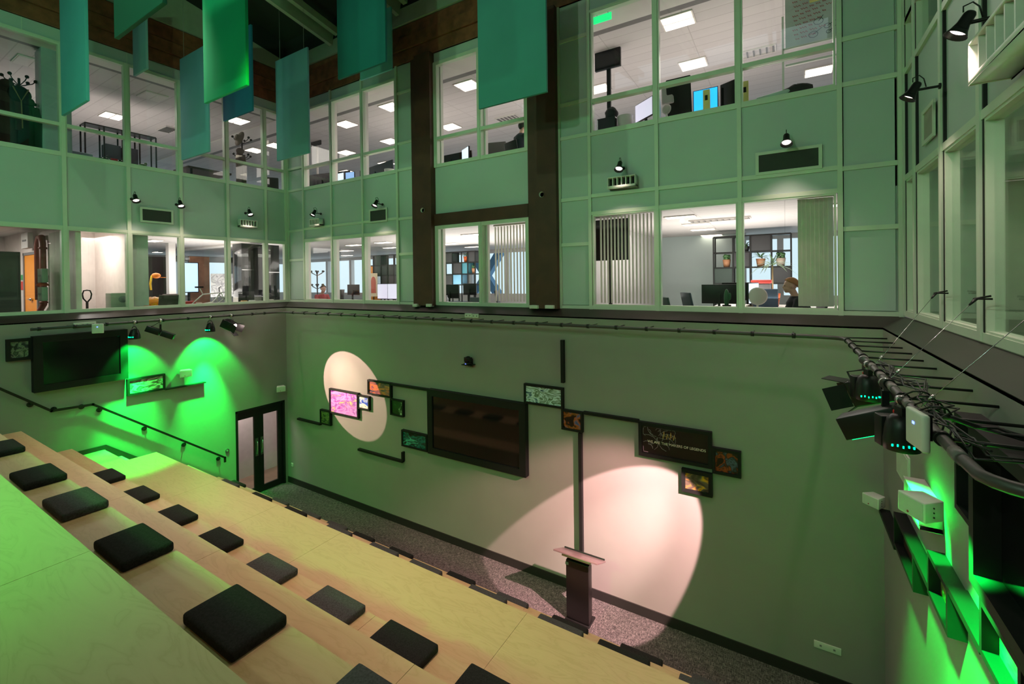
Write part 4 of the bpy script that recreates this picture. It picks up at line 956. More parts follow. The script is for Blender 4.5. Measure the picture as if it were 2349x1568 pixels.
# window reveal posts (pale curtain edge beside each mullion)
def post(u0, u1, z0, z1, side='b', d=.35):
    if side == 'b': return B().box(u0, u1, GY+.12, GY+d, z0, z1)
    return B().box(GXL-d, GXL-.12, u0, u1, z0, z1)
mb = B()
for u, q in ((-10.87, .16), (-9.70, .15), (-8.55, .14), (-6.27, .08), (-5.12, .08)): mb.box(u-q, u-q+.13, GY+.12, GY+.2, 4.8, 6.5); mb.box(u-q, u-q+.12, GY+.12, GY+.2, 7.7, 9.9)
struct(mb.build('trim_%d' % n, WHITE), 'pale window posts behind the back glazing'); n += 1
# vertical blinds
SLAT = mat('blind_fabric', (.62, .62, .52), .8, var=.05)
def blind(x0, x1, y, z0, z1, sp, ang, label, w_=.085):
    t = thing('vertical_blind', label, 'blind', ((x0+x1)/2, y, z1), 0, 'vertical blinds behind the back windows'); h = z1-z0; c = (x0+x1)/2
    B().box(x0-c, x1-c, -.02, .02, -.03, 0).build('head_rail', WHITE, t)
    x = x0+sp/2
    while x < x1:
        R = Matrix.Rotation(radians(ang), 3, 'Z'); B().obox((x-c, 0, -.03-h/2+.02), w_/2, .0012, h/2-.03, R).build('slat', SLAT, t); x += sp
blind(-2.78, -1.78, GY+.25, 4.86, 6.42, .062, 84, 'vertical blind half open over a dark screen in the first lower right window', .07)
blind(.16, .58, GY+.25, 4.86, 6.42, .05, 30, 'vertical blind drawn closed at the right of the third lower right window', .07)
blind(-5.0, -4.16, GY+.25, 4.86, 6.41, .072, 100, 'vertical blind half open at the right of the lower centre window', .075)
# generic office furniture ------------------------------------------------
def monitor(p, w_, h_, rz, label, scr=None, zd=None, back=False):
    """p = screen centre. local -Y is the screen face"""
    t = thing('computer_monitor', label, 'monitor', (p[0], p[1], zd if zd is not None else p[2]-h_/2-.12), rz); c = p[2]-t.location.z
    cs = B().box(-w_/2, w_/2, -.015, .02, c-h_/2, c+h_/2).build('case', BLACK, t, bevel=.004)
    B().box(-w_/2+.012, w_/2-.012, -.017, -.0155, c-h_/2+.015, c+h_/2-.012).build('screen', scr or SCREEN, cs)
    B().box(-.02, .02, .02, .05, .01, c).box(-.11, .11, -.05, .1, 0, .012).build('stand', BLACK, t)
    return t
def chair(p, rz, label, z0, m=None, ztop=1.0, w_=.46, name='office_chair'):
    """local -Y is where the sitter faces"""
    t = thing(name, label, 'chair', (p[0], p[1], z0), rz); m = m or DKGREY
    B().box(-w_/2, w_/2, -.24, .22, .43, .5).build('seat', m, t, bevel=.02)
    R = Matrix.Rotation(radians(-12), 3, 'X'); hb = (ztop-.56)/2
    B().obox((0, .25, .56+hb), w_/2-.02, .02, hb, R).build('backrest', m, t, bevel=.018)
    B().cyl((0, 0, .1), (0, 0, .43), .03).build('post', BLACK, t)
    for k in range(5):
        a = 2*pi*k/5; B().bar((0, 0, .1), (.28*cos(a), .28*sin(a), .05), .04, .03).ball((.28*cos(a), .28*sin(a), .028), .028).build('leg', BLACK, t)
    for s in (-1, 1): B().box(s*w_/2-.02, s*w_/2+.02, -.1, .12, .66, .69).box(s*w_/2-.012, s*w_/2+.012, 0, .03, .47, .67).build('armrest', BLACK, t)
    return t
def desk(x0, x1, y0, y1, z0, label, m=None, h=.74):
    t = thing('desk', label, 'desk', ((x0+x1)/2, (y0+y1)/2, z0)); a, b = (x1-x0)/2, (y1-y0)/2
    B().box(-a, a, -b, b, h-.03, h).build('desktop', m or WHITE, t)
    for sx in (-1, 1):
        for sy in (-1, 1): B().box(sx*(a-.05)-.025, sx*(a-.05)+.025, sy*(b-.05)-.025, sy*(b-.05)+.025, 0, h-.03).build('leg', GREY, t)
    return t
def pot(p, r, h_, label, kind, m=None, name='potted_plant'):
    t = thing(name, label, 'plant', p); POT = m or mat('terracotta', (.42, .2, .1), .7)
    B().lathe([(0, 0), (r*.75, 0), (r, h_), (r*.9, h_), (r*.85, h_*.85), (0, h_*.85)], n=14).build('pot', POT, t)
    lf = mat('leaf_green', (.05, .13, .04), .5, var=.4, scale=20); mb = B(); rd = random.Random(int(p[0]*1000) & 1023)
    if kind == 'cactus':
        mb.ball((0, 0, h_+r*1.6), r*.62, r*.62, r*2.2); mb.ball((r*.7, 0, h_+r*2), r*.3, r*.3, r*.9); lf = mat('cactus_green', (.03, .12, .05), .6)
    elif kind == 'bush':
        for k in range(14): a = rd.random()*6.3; mb.ball((r*.6*cos(a), r*.6*sin(a), h_+rd.uniform(0, r*1.1)), r*.35)
    else:
        big = kind == 'palm'; L = r*(3.2 if big else 2.4); top = h_+(r*4.2 if big else r*.3)
        if big: B().cyl((0, 0, h_*.8), (0, 0, top), r*.1, 8).build('stem', mat('stem_tan', (.4, .28, .15), .8), t)
        for k in range(30 if big else 14):
            a = rd.random()*6.3; e = rd.uniform(.15, 1.2); w2 = r*(.09 if big else .22)
            pts = [Vector((L*s*cos(a)*cos(e*(1-s*.2)), L*s*sin(a)*cos(e), top+L*s*sin(e)-L*.6*s*s*(1.2-e*.6))) for s in (0, .35, .7, 1)]
            sd = Vector((-sin(a), cos(a), 0)); wd = [w2*.5, w2, w2*.8, w2*.08]; vs = []
            for q, ww in zip(pts, wd): vs += [q-sd*ww, q+Vector((0, 0, -ww*.3)), q+sd*ww]
            mb.add(vs, [(3*i+j, 3*i+j+1, 3*i+j+4, 3*i+j+3) for i in range(3) for j in range(2)])
    mb.build('leaves' if kind != 'cactus' else 'cactus_body', lf, t)
    return t
def shelf(x0, x1, y, d, zs, xs, fills, label):
    """open black metal grid; fills = list of (col, row) solid dark boxes"""
    t = thing('grid_shelf', label, 'shelving', ((x0+x1)/2, y, zs[0])); c = (x0+x1)/2; z0 = zs[0]
    mb = B()
    for x in xs:
        for yy in (-d/2, d/2): mb.box(x-c-.018, x-c+.018, yy-.012, yy+.012, 0, zs[-1]-z0)
    mb.build('upright', BLACK, t)
    for z in zs: B().box(x0-c, x1-c, -d/2, d/2, z-z0-.018, z-z0+.018).build('shelf_board', BLACK, t)
    for (i, j), m in fills: B().box(xs[i]-c+.012, xs[i+1]-c-.012, -d/2+.01, d/2-.01, zs[j]-z0+.012, zs[j+1]-z0-.012).build('storage_box', m, t, bevel=.006)
    return t
def X(px, y, py=600): return at(1, y, px, py).x
def Zp(px, py, y): return at(1, y, px, py).z
# --- lower right office
ysh = 13.2
xs = [X(v, ysh) for v in (1639, 1683, 1722, 1770, 1815)]; zs = [LF, 4.55, Zp(1700, 650, ysh), Zp(1720, 613, ysh), Zp(1720, 578, ysh), Zp(1720, 541, ysh)]
GB = mat('shelf_box_green', (.03, .05, .04), .6)
shelf(xs[0], xs[-1], ysh, .36, zs, xs, [((0, 2), GB), ((1, 3), DKGREY), ((2, 4), DKGREY), ((3, 2), DKGREY)], 'black grid shelf with dark boxes and plants in the lower right office')
pz = lambda px, py, y: (X(px, y, py), y, at(1, y, px, py).z)
pot((X(1667, ysh), ysh, zs[3]+.02), .10, .20, 'round bushy plant in a clay pot, leftmost on the grid shelf', 'bush')
pot((X(1745, ysh), ysh, zs[3]+.02), .11, .20, 'broad leaved plant in a clay pot in the middle of the grid shelf', 'leaf')
pot((X(1791, ysh), ysh, zs[3]+.02), .11, .20, 'small bush in a pale pot at the right of the grid shelf', 'bush', mat('pale_clay', (.5, .4, .32), .7))
pot((X(1712, ysh), ysh, zs[4]+.02), .08, .14, 'thin twiggy plant on the top row of the grid shelf', 'leaf', DKGREY)
desk(-1.75, .9, 8.2, 8.85, LF, 'long white desk behind the lower right windows')
desk(-1.2, 1.6, 9.6, 10.4, LF, 'second white desk farther back in the lower right office')
p = at(1, 9.0, 1556, 690); chair((p.x, p.y, 0), radians(125), 'dark green chair back, left of two tilted chairs in the lower right office', LF, mat('chair_green', (.02, .07, .05), .6), .94)
p = at(1, 9.4, 1606, 688); chair((p.x, p.y, 0), radians(125), 'dark tilted chair back beside the far monitors', LF, mat('chair_teal', (.02, .05, .06), .6), 1.02)
p = at(1, 8.7, 1650, 674); monitor(p, .58, .34, pi, 'back of a black monitor behind the cactus', zd=LF+.74)
p = at(1, 8.7, 1727, 672); monitor(p, .5, .36, radians(75), 'monitor turned side on showing a pale page', M_emit('screen_pale', (.7, .8, .95), 1.2), zd=LF+.74)
p = at(1, 8.95, 1690, 668); monitor(p, .5, .32, radians(200), 'black monitor half hidden behind the window mullion', zd=LF+.74)
p = at(1, 9.3, 1754, 672); chair((p.x, p.y, 0), 0, 'blue grey chair back right of the white fan', LF, mat('chair_blue', (.07, .11, .16), .7), 1.08)
pot((X(1666, 8.25), 8.25, LF+.74), .07, .1, 'cactus in a dark pot on the long white desk', 'cactus', BLACKM)
pot((X(1772, 9.9), 9.9, LF+.74), .13, .24, 'spiky palm plant in an orange pot by the seated person', 'palm', mat('orange_pot', (.7, .13, .03), .5))
p = at(1, 8.5, 1738, 679)
t = thing('desk_fan', 'round white desk fan in the lower right office', 'fan', (p.x, p.y, LF+.74), .2)
B().lathe([(0, .02), (.13, .015), (.15, 0), (.14, -.02), (0, -.03)], (0, 0, p.z-LF-.74), n=22, R=Matrix.Rotation(pi/2, 3, 'X')).build('fan_head', WHITE, t)
B().cyl((0, .03, 0), (0, .03, p.z-LF-.74), .015).lathe([(0, 0), (.08, 0), (.07, .02), (0, .025)]).build('stand', WHITE, t)
t = thing('storage_bin', 'grey box with a red tray on top behind the palm plant', 'box', (X(1746, 10.25), 10.25, LF+.74))
B().box(-.16, .16, -.12, .12, 0, .42).build('box', GREY, t, bevel=.01); B().box(-.18, .18, -.14, .14, .43, .5).build('tray', mat('red_tray', (.6, .06, .05), .5), t, bevel=.02)
t = thing('glass_mug', 'brown tumbler on the long white desk', 'cup', (X(1705, 8.3)+.1, 8.3, LF+.74)); B().lathe([(0, 0), (.035, 0), (.04, .1), (.036, .1), (.032, .01), (0, .01)]).build('cup', mat('brown_cup', (.12, .07, .04), .4), t)
for i, (px, y, s, c) in enumerate(((1640, 8.35, (.18, .12, .02), (.6, .55, .5)), (1765, 8.4, (.16, .1, .03), (.1, .1, .1)), (1790, 8.35, (.1, .07, .05), (.75, .5, .05)), (1780, 8.3, (.25, .12, .015), (.6, .5, .45)), (1715, 8.35, (.06, .06, .09), (.7, .6, .45)), (1698, 8.3, (.08, .05, .04), (.7, .12, .05)))):
    o = B().box(-s[0]/2, s[0]/2, -s[1]/2, s[1]/2, 0, s[2]).build('desk_item', mat('item_%d' % i, c, .6), bevel=.004, loc=(X(px, y), y, LF+.741))
    tag(o, ['stack of pale papers under the monitor back', 'black keyboard before the blue grey chair', 'small yellow box near the elbow of the seated person', 'loose pale papers before the seated person', 'small tan carton right of the brown tumbler', 'small red item at the left of the third window desk'][i], 'desk item')
t = thing('wall_screen', 'black screen behind the half open blind of the first lower right window', 'television', (X(1397, 8.9), 8.9, Zp(1397, 550, 8.9)))
B().box(-.42, .42, 0, .05, -.42, .42).build('case', BLACK, t); B().box(-.4, .4, -.004, 0, -.4, .4).build('screen', SCREEN, t)
B().box(-.03, .03, .05, .1, -1.6, .2).box(-.3, .3, -.2, .3, -1.66, -1.6).build('stand', BLACK, t)
# window of the blinds bay: pale partition with glow
# --- lower centre office
ysh = 12.6
xs = [X(v, ysh) for v in (1016, 1045, 1066, 1080, 1097)]; zs = [LF, 4.55, Zp(1050, 653, ysh), Zp(1050, 629, ysh), Zp(1050, 603, ysh), Zp(1050, 579, ysh)]
shelf(xs[0], xs[-1], ysh, .36, zs, xs, [((0, 4), DKGREY), ((1, 3), DKGREY), ((0, 2), DKGREY), ((2, 3), mat('box_teal', (.05, .2, .25), .5)), ((1, 2), mat('box_sky', (.15, .35, .5), .5)), ((3, 4), DKGREY)], 'black grid shelf with charcoal and teal boxes behind the lower centre window')
pot((X(1069, ysh), ysh, zs[4]+.02), .09, .2, 'yellow plant in an orange pot on the centre office shelf', 'leaf', mat('orange_pot', (.7, .13, .03), .5))
pot((X(1087, ysh), ysh, zs[3]+.02), .08, .18, 'small dark plant in a clay pot on the centre office shelf', 'bush')
desk(-6.25, -4.3, 8.0, 8.8, LF, 'white desk behind the lower centre window')
p = at(1, 8.6, 1033, 668); monitor(p, .55, .34, pi, 'back of a black monitor at the left of the lower centre window', zd=LF+.74)
p = at(1, 9.4, 1078, 663); monitor(p, .42, .3, pi, 'smaller black monitor back above the mesh chair', zd=LF+.74)
p = at(1, 7.75, 1078, 690); chair((p.x, p.y, 0), 0, 'black mesh chair close to the lower centre glass', LF, mat('mesh_back', (.09, .1, .12), .6), .93)
t = thing('bottle', 'clear bottle on the desk in the lower centre window', 'bottle', (X(1024, 8.15), 8.15, LF+.74)); B().lathe([(0, 0), (.035, 0), (.036, .14), (.012, .19), (.013, .22), (0, .22)]).build('body', mat('clear_plastic', (.6, .65, .7), .2), t)
p = at(1, 9.5, 1165, 680); chair((p.x, p.y, 0), 2.0, 'dark chair seen through the lower centre blind', LF, None, 1.05)
t = thing('roof_brace', 'diagonal blue steel brace outside beyond the lower centre window', 'steel brace', (X(1120, 15.8), 15.8, 4))
B().bar((-1.2, 0, 0), (1.0, 0, 3.0), .3, .3).bar((-1.2, 0, 3.0), (1.0, 0, 0), .3, .3).build('brace', mat('blue_steel', (.08, .22, .4), .5), t)
# --- lower left of the back facade
desk(-10.8, -7.5, 8.1, 8.9, LF, 'long white desk behind the lower back windows near the corner')
ysh = 11.5
xs = [X(v, ysh) for v in (848, 865, 882, 897, 912)]; zs = [LF, 4.6, Zp(880, 655, ysh), Zp(880, 632, ysh), Zp(880, 609, ysh), Zp(880, 586, ysh)]
OR = mat('orange_board', (.75, .28, .03), .6)
shelf(xs[0], xs[-1], ysh, .36, zs, xs, [((1, 4), GB), ((0, 3), OR), ((1, 3), GB), ((2, 3), GB), ((3, 3), GB), ((2, 2), DKGREY), ((3, 2), DKGREY), ((0, 1), OR)], 'black grid shelf with an orange box in the third lower back window')
p = at(1, 11.2, 857, 653)
t = thing('banner', 'beige poster with a red arched shape under the orange box', 'poster', p); B().box(-.2, .2, -.005, .005, -.42, .42).build('sheet', mat('cream_paper', (.7, .6, .4), .7), t)
ar = [(-.13, -.3)]+[(-.13*cos(a), .1+.2*sin(a)) for a in [k*pi/8 for k in range(9)]]+[(.13, -.3)]
B().add([(x, -.008, z) for x, z in ar], [tuple(range(len(ar)))]).build('printed_arch', mat('red_print', (.5, .12, .08), .7), t)
MS = M_emit('screen_lilac', (.72, .66, .85), .9)
p = at(1, 8.55, 880, 668); monitor(p, .46, .42, 0, 'lilac lit monitor in the third lower back window', MS, zd=LF+.74)
p = at(1, 8.5, 901, 668); monitor(p, .3, .42, .3, 'second lilac lit monitor cut by the window frame', MS, zd=LF+.74)
p = at(1, 8.7, 811, 664); monitor(p, .5, .3, pi, 'black monitor back in the middle lower back window', zd=LF+.74)
t = thing('waste_bin', 'dark round bin in the middle lower back window', 'bin', (X(778, 8.6), 8.6, LF+.74)); B().lathe([(0, 0), (.11, 0), (.14, .34), (.13, .34), (.1, .02), (0, .02)], n=20).build('bin', DKGREY, t)
for i, (px, c) in enumerate(((800, (.75, .75, .75)), (818, (.7, .62, .55)), (852, (.75, .7, .6)), (865, (.7, .2, .08)), (895, (.6, .52, .48)))):
    o = B().box(-.12, .12, -.06, .06, 0, .05).build('desk_item', mat('itemb_%d' % i, c, .6), bevel=.012, loc=(X(px, 8.25), 8.25, LF+.741))
    tag(o, ['white clutter at the left of the middle lower back window', 'tan clutter below the black monitor back', 'cream clutter at the foot of the arched poster', 'red clutter below the lilac monitor', 'beige crumpled cloth at the right of the third lower back window'][i], 'desk item')
def coat_stand(p, h_, label, coats=()):
    t = thing('coat_stand', label, 'coat stand', p)
    B().cyl((0, 0, 0), (0, 0, h_), .02, 8).build('pole', BLACK, t); B().lathe([(0, 0), (.2, 0), (.2, .02), (0, .03)], n=18).build('base', BLACK, t)
    for zz, r in ((h_, .22), (h_-.45, .2)):
        for k in range(6):
            a = k*pi/3+.3; B().tube([(0, 0, zz-.15), (r*.8*cos(a), r*.8*sin(a), zz-.06), (r*cos(a), r*sin(a), zz)], .009, 6).ball((r*cos(a), r*sin(a), zz), .032).build('hook', BLACK, t)
    return t
coat_stand((X(727, 9.4), 9.4, LF), Zp(727, 622, 9.4)-LF, 'black coat stand with two rings of knobs behind the lower back windows')
# --- left lower rooms (x < -11.6)
def YL(px, x, py=620): return at(0, x, px, py).y
WY = 2.98
struct(B().box(-17.1, -17, -3.2, WY, LF, LC).box(-17.0, GXL-.12, WY, WY+.08, LF, LC).box(-14.4, -14.3, WY+.08, 4.05, LF, LC).box(-14.4, -11.75, 3.98, 4.05, LF, LC).build('wall_corridor', mat('corridor_paint', (.74, .68, .64), .6)))
def wx(px): return at(1, WY, px, 640).x
x0, x1 = wx(63), wx(92)
t = thing('wooden_door', 'orange wooden door with a metal handle beyond the first lower left window', 'door', ((x0+x1)/2, WY, LF)); hw = (x1-x0)/2
B().box(-hw, hw, -.04, 0, 0, 2.0).build('leaf', mat('orange_door', (.85, .30, .02), .4), t); B().box(-hw-.06, -hw, -.06, 0, 0, 2.06).box(hw, hw+.06, -.06, 0, 0, 2.06).box(-hw-.06, hw+.06, -.06, 0, 2.0, 2.06).build('frame', GREY, t)
B().cyl((.1, -.04, 1.0), (.1, -.09, 1.0), .03).bar((.1, -.09, 1.0), (-.03, -.09, 1.0), .02, .02).build('handle', CHROME, t)
t = thing('red_pipe', 'dark red double riser pipe with a bend in the first lower left window', 'pipe', (wx(106), WY-.08, LF)); RP = mat('red_oxide', (.18, .035, .02), .4)
B().tube([(-.08, 0, 0), (-.08, 0, .78), (.16, 0, .9), (.16, 0, 2.2), (.1, 0, 2.34), (-.08, 0, 2.34), (-.2, 0, 2.2), (-.2, 0, 1.0)], .055, 12).build('pipe', RP, t)
m = B()
for z in (.95, 1.5, 2.1): m.cyl((.16, 0, z-.02), (.16, 0, z+.02), .07)
m.build('joint', RP, t)
for i, (px, py, w_, h_, c, lb) in enumerate(((99, 632, .3, .28, (.30, .33, .28), 'grey green switch box on the red pipe, upper'), (99, 674, .3, .28, (.42, .42, .36), 'grey switch box on the red pipe, lower'), (63, 552, .5, .34, (.6, .6, .58), 'white cabinet high in the first lower left window'))):
    p = at(1, WY-.2 if i < 2 else WY-.12, px, py); t = thing('switch_box', lb, 'electrical box', p); B().box(-w_/2, w_/2, -.05, .04, -h_/2, h_/2).build('case', mat('swbox_%d' % i, c, .5), t, bevel=.006); B().box(-w_*.3, w_*.3, -.054, -.05, -.02, .02).build('latch', GREY, t)
p = at(1, WY-.2, 98, 653); tag(B().lathe([(0, .05), (.06, .04), (.1, 0), (.1, -.02), (0, -.02)]).build('warning_beacon', mat('beacon_red', (.6, .05, .02), .4), loc=p), 'red beacon between the two switch boxes', 'beacon')
p = at(0, -13.4, 47, 650); t = thing('notice_board', 'large dark grey board at the left photo edge in the first lower left window', 'board', (-13.4, p.y-.55, LF)); B().box(0, .04, -.5, .55, .3, 2.0).build('board', mat('board_grey', (.12, .115, .12), .4), t, bevel=.01); B().box(-.02, .02, -.45, -.4, 0, .3).box(-.02, .02, .4, .45, 0, .3).build('leg', GREY, t)
for i, (px, py) in enumerate(((38, 552), (37, 570))):
    p = at(0, -16.95, px, py); tag(B().cyl((0, 0, 0), (.1, 0, 0), .09, 12).build('alarm_sounder', RP, loc=p), ['upper dark red alarm sounder over the grey board', 'lower dark red alarm sounder over the grey board'][i], 'alarm')
tag(B().box(-.2, .2, -.01, 0, -.1, .1).build('fire_sign', mat('sign_red', (.65, .03, .02), .5), loc=at(1, WY-.001, 54, 655)), 'small red sign left of the orange door', 'sign')
tag(B().box(-.2, .2, -.01, 0, -.06, .06).build('escape_sign', mat('sign_green', (.02, .35, .1), .5), loc=at(1, WY-.001, 51, 636)), 'small green sign left of the orange door', 'sign')
x0, x1 = wx(119), wx(150)
tag(B().box(0, x1-x0, -.03, 0, 0, 2.4).build('cladding_panel', mat('olive_panel', (.36, .40, .30), .6), loc=(x0, WY-.001, LF)), 'tall olive panel right of the red pipe', 'panel')
lamp('AREA', 'office_fill', (-14.5, 1.2, LC-.12), (-14.5, 1.4, 0), (1, .88, .82), 90, 1.5)  # added unseen area lamp for the corridor
for i, px in enumerate((182, 211)):
    p = at(0, -12.3, px, 537 if i == 0 else 540); t = thing('dome_camera', ['left dome camera under the soffit in the second lower left window', 'right dome camera under the soffit in the second lower left window'][i], 'camera', (p.x, p.y, LC-.001))
    B().lathe([(0, -.0), (.09, -.0), (.08, -.08), (0, -.08)], n=18).build('housing', CREAM, t); B().ball((0, 0, -.09), .045).build('dome', SCREEN, t)
for i, (px, r) in enumerate(((172, .1), (200, .07))):
    y = YL(px, -12.1, 700); t = thing('pallet_truck', ['looped hand truck handle at the left of the second lower left window', 'narrow looped hand truck handle in the second lower left window'][i], 'hand truck', (-12.1, y, LF))
    B().cyl((0, 0, .12), (0, 0, .98), .022, 8).build('shaft', BLACK, t)
    B().tube([(0, 0, .95), (0, -r*.8, 1.03), (0, -r, 1.12), (0, -r*.7, 1.19), (0, 0, 1.2), (0, r*.7, 1.19), (0, r, 1.12), (0, r*.8, 1.03), (0, 0, .95)], .013, 8).build('handle', BLACK, t)
    B().box(-.3, .0, -.15, -.05, .05, .1).box(-.3, 0, .05, .15, .05, .1).build('fork', mat('fork_red', (.3, .03, .02), .5), t)
    B().cyl((0, -.04, .08), (0, .04, .08), .08, 14).build('wheel', BLACK, t)
t = thing('cabinet', 'grey green equipment cabinet with a round dial in the second lower left window', 'cabinet', (-12.0, YL(275, -12.0, 690), LF)); CG = mat('cabinet_green', (.3, .33, .27), .5)
B().box(-.15, .15, -.19, .19, 0, 1.13).build('body', CG, t, bevel=.006); B().lathe([(0, .01), (.06, .01), (.07, 0)], (.151, 0, 1.0), n=18, R=Matrix.Rotation(pi/2, 3, 'Y')).build('dial', GREY, t)
# corner office furniture seen through lower left bays 3 to 6
def lp(px, py, x): return at(0, x, px, py)
tag(B().box(0, .01, 0, .34, 0, 1.58).build('privacy_film', mat('film_grey', (.40, .46, .42), .4), loc=(GXL-.14, 3.80, 4.85)), 'grey privacy film on the left part of the third lower left window', 'window film')
desk(-13.7, -12.15, 4.3, 7.0, LF, 'desk behind the middle lower left windows', mat('beige_top', (.6, .5, .42), .5))
struct(B().box(-18.6, -18.5, 7.75, 8.42, LF, LC-.25).build('wall_wood', mat('walnut_panel', (.22, .10, .05), .45, var=.3, scale=3)))
struct(B().box(-18.6, -18.5, 6.3, 7.2, LF, LC-.3).build('wall_dark', mat('brown_dark_panel', (.035, .025, .022), .5)))
struct(B().box(-16.2, -16.0, 6.16, 6.34, LF, LC).build('wall_pier', OFW))
p = lp(433, 650, -17.5); t = thing('display_board', 'tall bright display with a black rim in the fourth lower left window', 'television', (p.x, p.y, LF))
B().box(-.03, .03, -.3, .3, 1.0, 2.05).build('case', BLACK, t, bevel=.01); B().box(.031, .034, -.27, .27, 1.03, 2.02).build('screen', M_emit('screen_day', (.45, .65, .85), 1.1), t); B().box(-.03, .03, -.03, .03, 0, 1.0).box(-.2, .2, -.25, .25, 0, .03).build('stand', BLACK, t)
t = thing('dark_cabinet', 'tall black glass cabinet in the fifth lower left window', 'cabinet', (lp(578, 620, -13.5).x, lp(578, 620, -13.5).y, LF)); B().box(-.25, .25, -.42, .42, .0, .9).build('plinth', OFW, t); B().box(-.25, .25, -.42, .42, .9, 2.45).build('body', SCREEN, t, bevel=.01)
B().box(.251, .256, -.42, .42, 1.68, 1.7).build('trim', CHROME, t)
t = thing('dark_locker', 'narrow black locker in the last lower left window', 'cabinet', (lp(620, 620, -12.9).x, lp(620, 620, -12.9).y, LF)); B().box(-.2, .2, -.16, .16, 0, 2.4).build('body', SCREEN, t, bevel=.01); B().box(.201, .206, -.16, .16, 1.6, 1.62).build('trim', CHROME, t)
for i, (px, y_) in enumerate(((377, 0), (405, 0))):
    p = lp(px, 690, -11.98 if i == 0 else -14.1); chair((p.x, p.y, 0), radians(-90 if i == 0 else 90), ['dark grey chair back in the third lower left window', 'dark chair back half behind the mullion of the third lower left window'][i], LF, mat('brown_grey_fabric', (.08, .065, .06), .8), 1.07-.03*i)
def blob(name, c, r, col, label, cat, seed=1, lump=.3):
    rd = random.Random(seed); mb = B(); mb.ball((0, 0, 0), r[0], r[1], r[2], 14, 9)
    mb.v = [tuple(q*(1+lump*(rd.random()-.5)) for q in v) for v in mb.v]
    mm = col if not isinstance(col, tuple) else mat(name+str(seed), col, .8, var=.1)
    o = mb.build(name, mm, loc=c); return tag(o, label, cat)
blob('jacket', (lp(356, 705, -12.3).x, lp(356, 705, -12.3).y, LF+.85), (.2, .24, .16), M_art('jacket_cloth', [(.05, .05, .05), (.9, .1, .05), (.95, .75, .05), (.9, .15, .05), (.1, .4, .2)], 2.2, 5), 'red and yellow jacket heaped on a chair in the third lower left window', 'jacket', 1)
t = thing('orange_helmet', 'orange cap with a yellow strap hanging in the third lower left window', 'cap', lp(358, 632, -13.6)); B().ball((0, 0, 0), .09, .10, .07).box(-.05, .05, .08, .2, -.05, -.035).build('shell', mat('orange_shell', (.8, .25, .02), .5), t); B().tube([(0, -.09, 0), (.02, -.13, -.2), (0, -.11, -.36)], .022, 6).build('strap', mat('yellow_strap', (.8, .55, .02), .6), t)
B().cyl((0, 0, 0), (-.3, 0, 0), .01, 6).build('peg', BLACK, t)
# bicycle-like exercise machine
p = lp(478, 690, -12.3); t = thing('bicycle', 'white bicycle frame with a spoked wheel in the fourth lower left window', 'bicycle', (p.x, p.y, LF+.74)); BW = mat('white_gloss', (.8, .78, .75), .3)
B().tube([(0, -.42, .02), (0, -.12, .3), (0, .3, .33)], .014, 8).tube([(0, -.12, .3), (0, -.2, .48)], .012, 8).tube([(0, .3, .33), (0, .36, .16)], .012, 8).tube([(0, -.42, .02), (0, .1, .1), (0, .3, .33)], .014, 8).build('frame', BW, t)
m = B().tube([(0, .37+.17*cos(a), .17+.17*sin(a)) for a in [k*pi/12 for k in range(25)]], .014, 6)
for k in range(5): m.bar((0, .37, .17), (0, .37+.16*cos(k*1.257), .17+.16*sin(k*1.257)), .012, .03)
m.build('wheel', mat('grey_rim', (.45, .45, .45), .4), t)
m = B().box(-.04, .04, -.28, -.12, .46, .5); m.build('saddle', BLACK, t); B().tube([(0, .26, .35), (0, .25, .45), (-.05, .32, .48)], .012, 6).build('handlebar', BLACK, t)
p = lp(433, 700, -12.4); tag(B().box(-.08, .08, -.12, .12, 0, .14).build('red_crate', mat('red_tray', (.6, .06, .05), .5), bevel=.006, loc=(p.x, p.y, LF+.741)), 'small red crate at the left of the fourth lower left window', 'crate')
p = lp(565, 680, -12.7); monitor((p.x, p.y, p.z), .42, .28, radians(90+180), 'black monitor back in the fifth lower left window', zd=LF+.74)
for i, (px, c) in enumerate(((386, (.6, .4, .3)), (396, (.15, .2, .5)), (455, (.6, .45, .4)), (578, (.7, .72, .7)), (560, (.7, .4, .15)), (621, (.6, .55, .5)))):
    p = lp(px, 700, -12.35); o = B().box(-.05, .05, -.07, .07, 0, .1).build('desk_item', mat('itemc_%d' % i, c, .6), bevel=.015, loc=(p.x, p.y, LF+.741))
    tag(o, ['tan item right of the colourful jacket', 'blue item near the right mullion of the third lower left window', 'tan bundle under the bicycle frame', 'white mug in the fifth lower left window', 'orange packet below the monitor back in the fifth lower left window', 'pale item in the last lower left window'][i], 'desk item')
t = thing('whiteboard', 'grey scribbled whiteboard behind the bicycle in the fourth lower left window', 'whiteboard', (-14.6, lp(514, 645, -14.6).y, LF)); B().box(-.02, .02, -.37, .37, .9, 1.6).build('board', M_art('scribble', [(.68, .68, .7), (.72, .72, .73), (.5, .5, .52), (.73, .73, .73), (.7, .7, .7)], 9, 4), t); B().box(-.02, .02, -.35, -.31, 0, .9).box(-.02, .02, .31, .35, 0, .9).build('leg', CHROME, t)
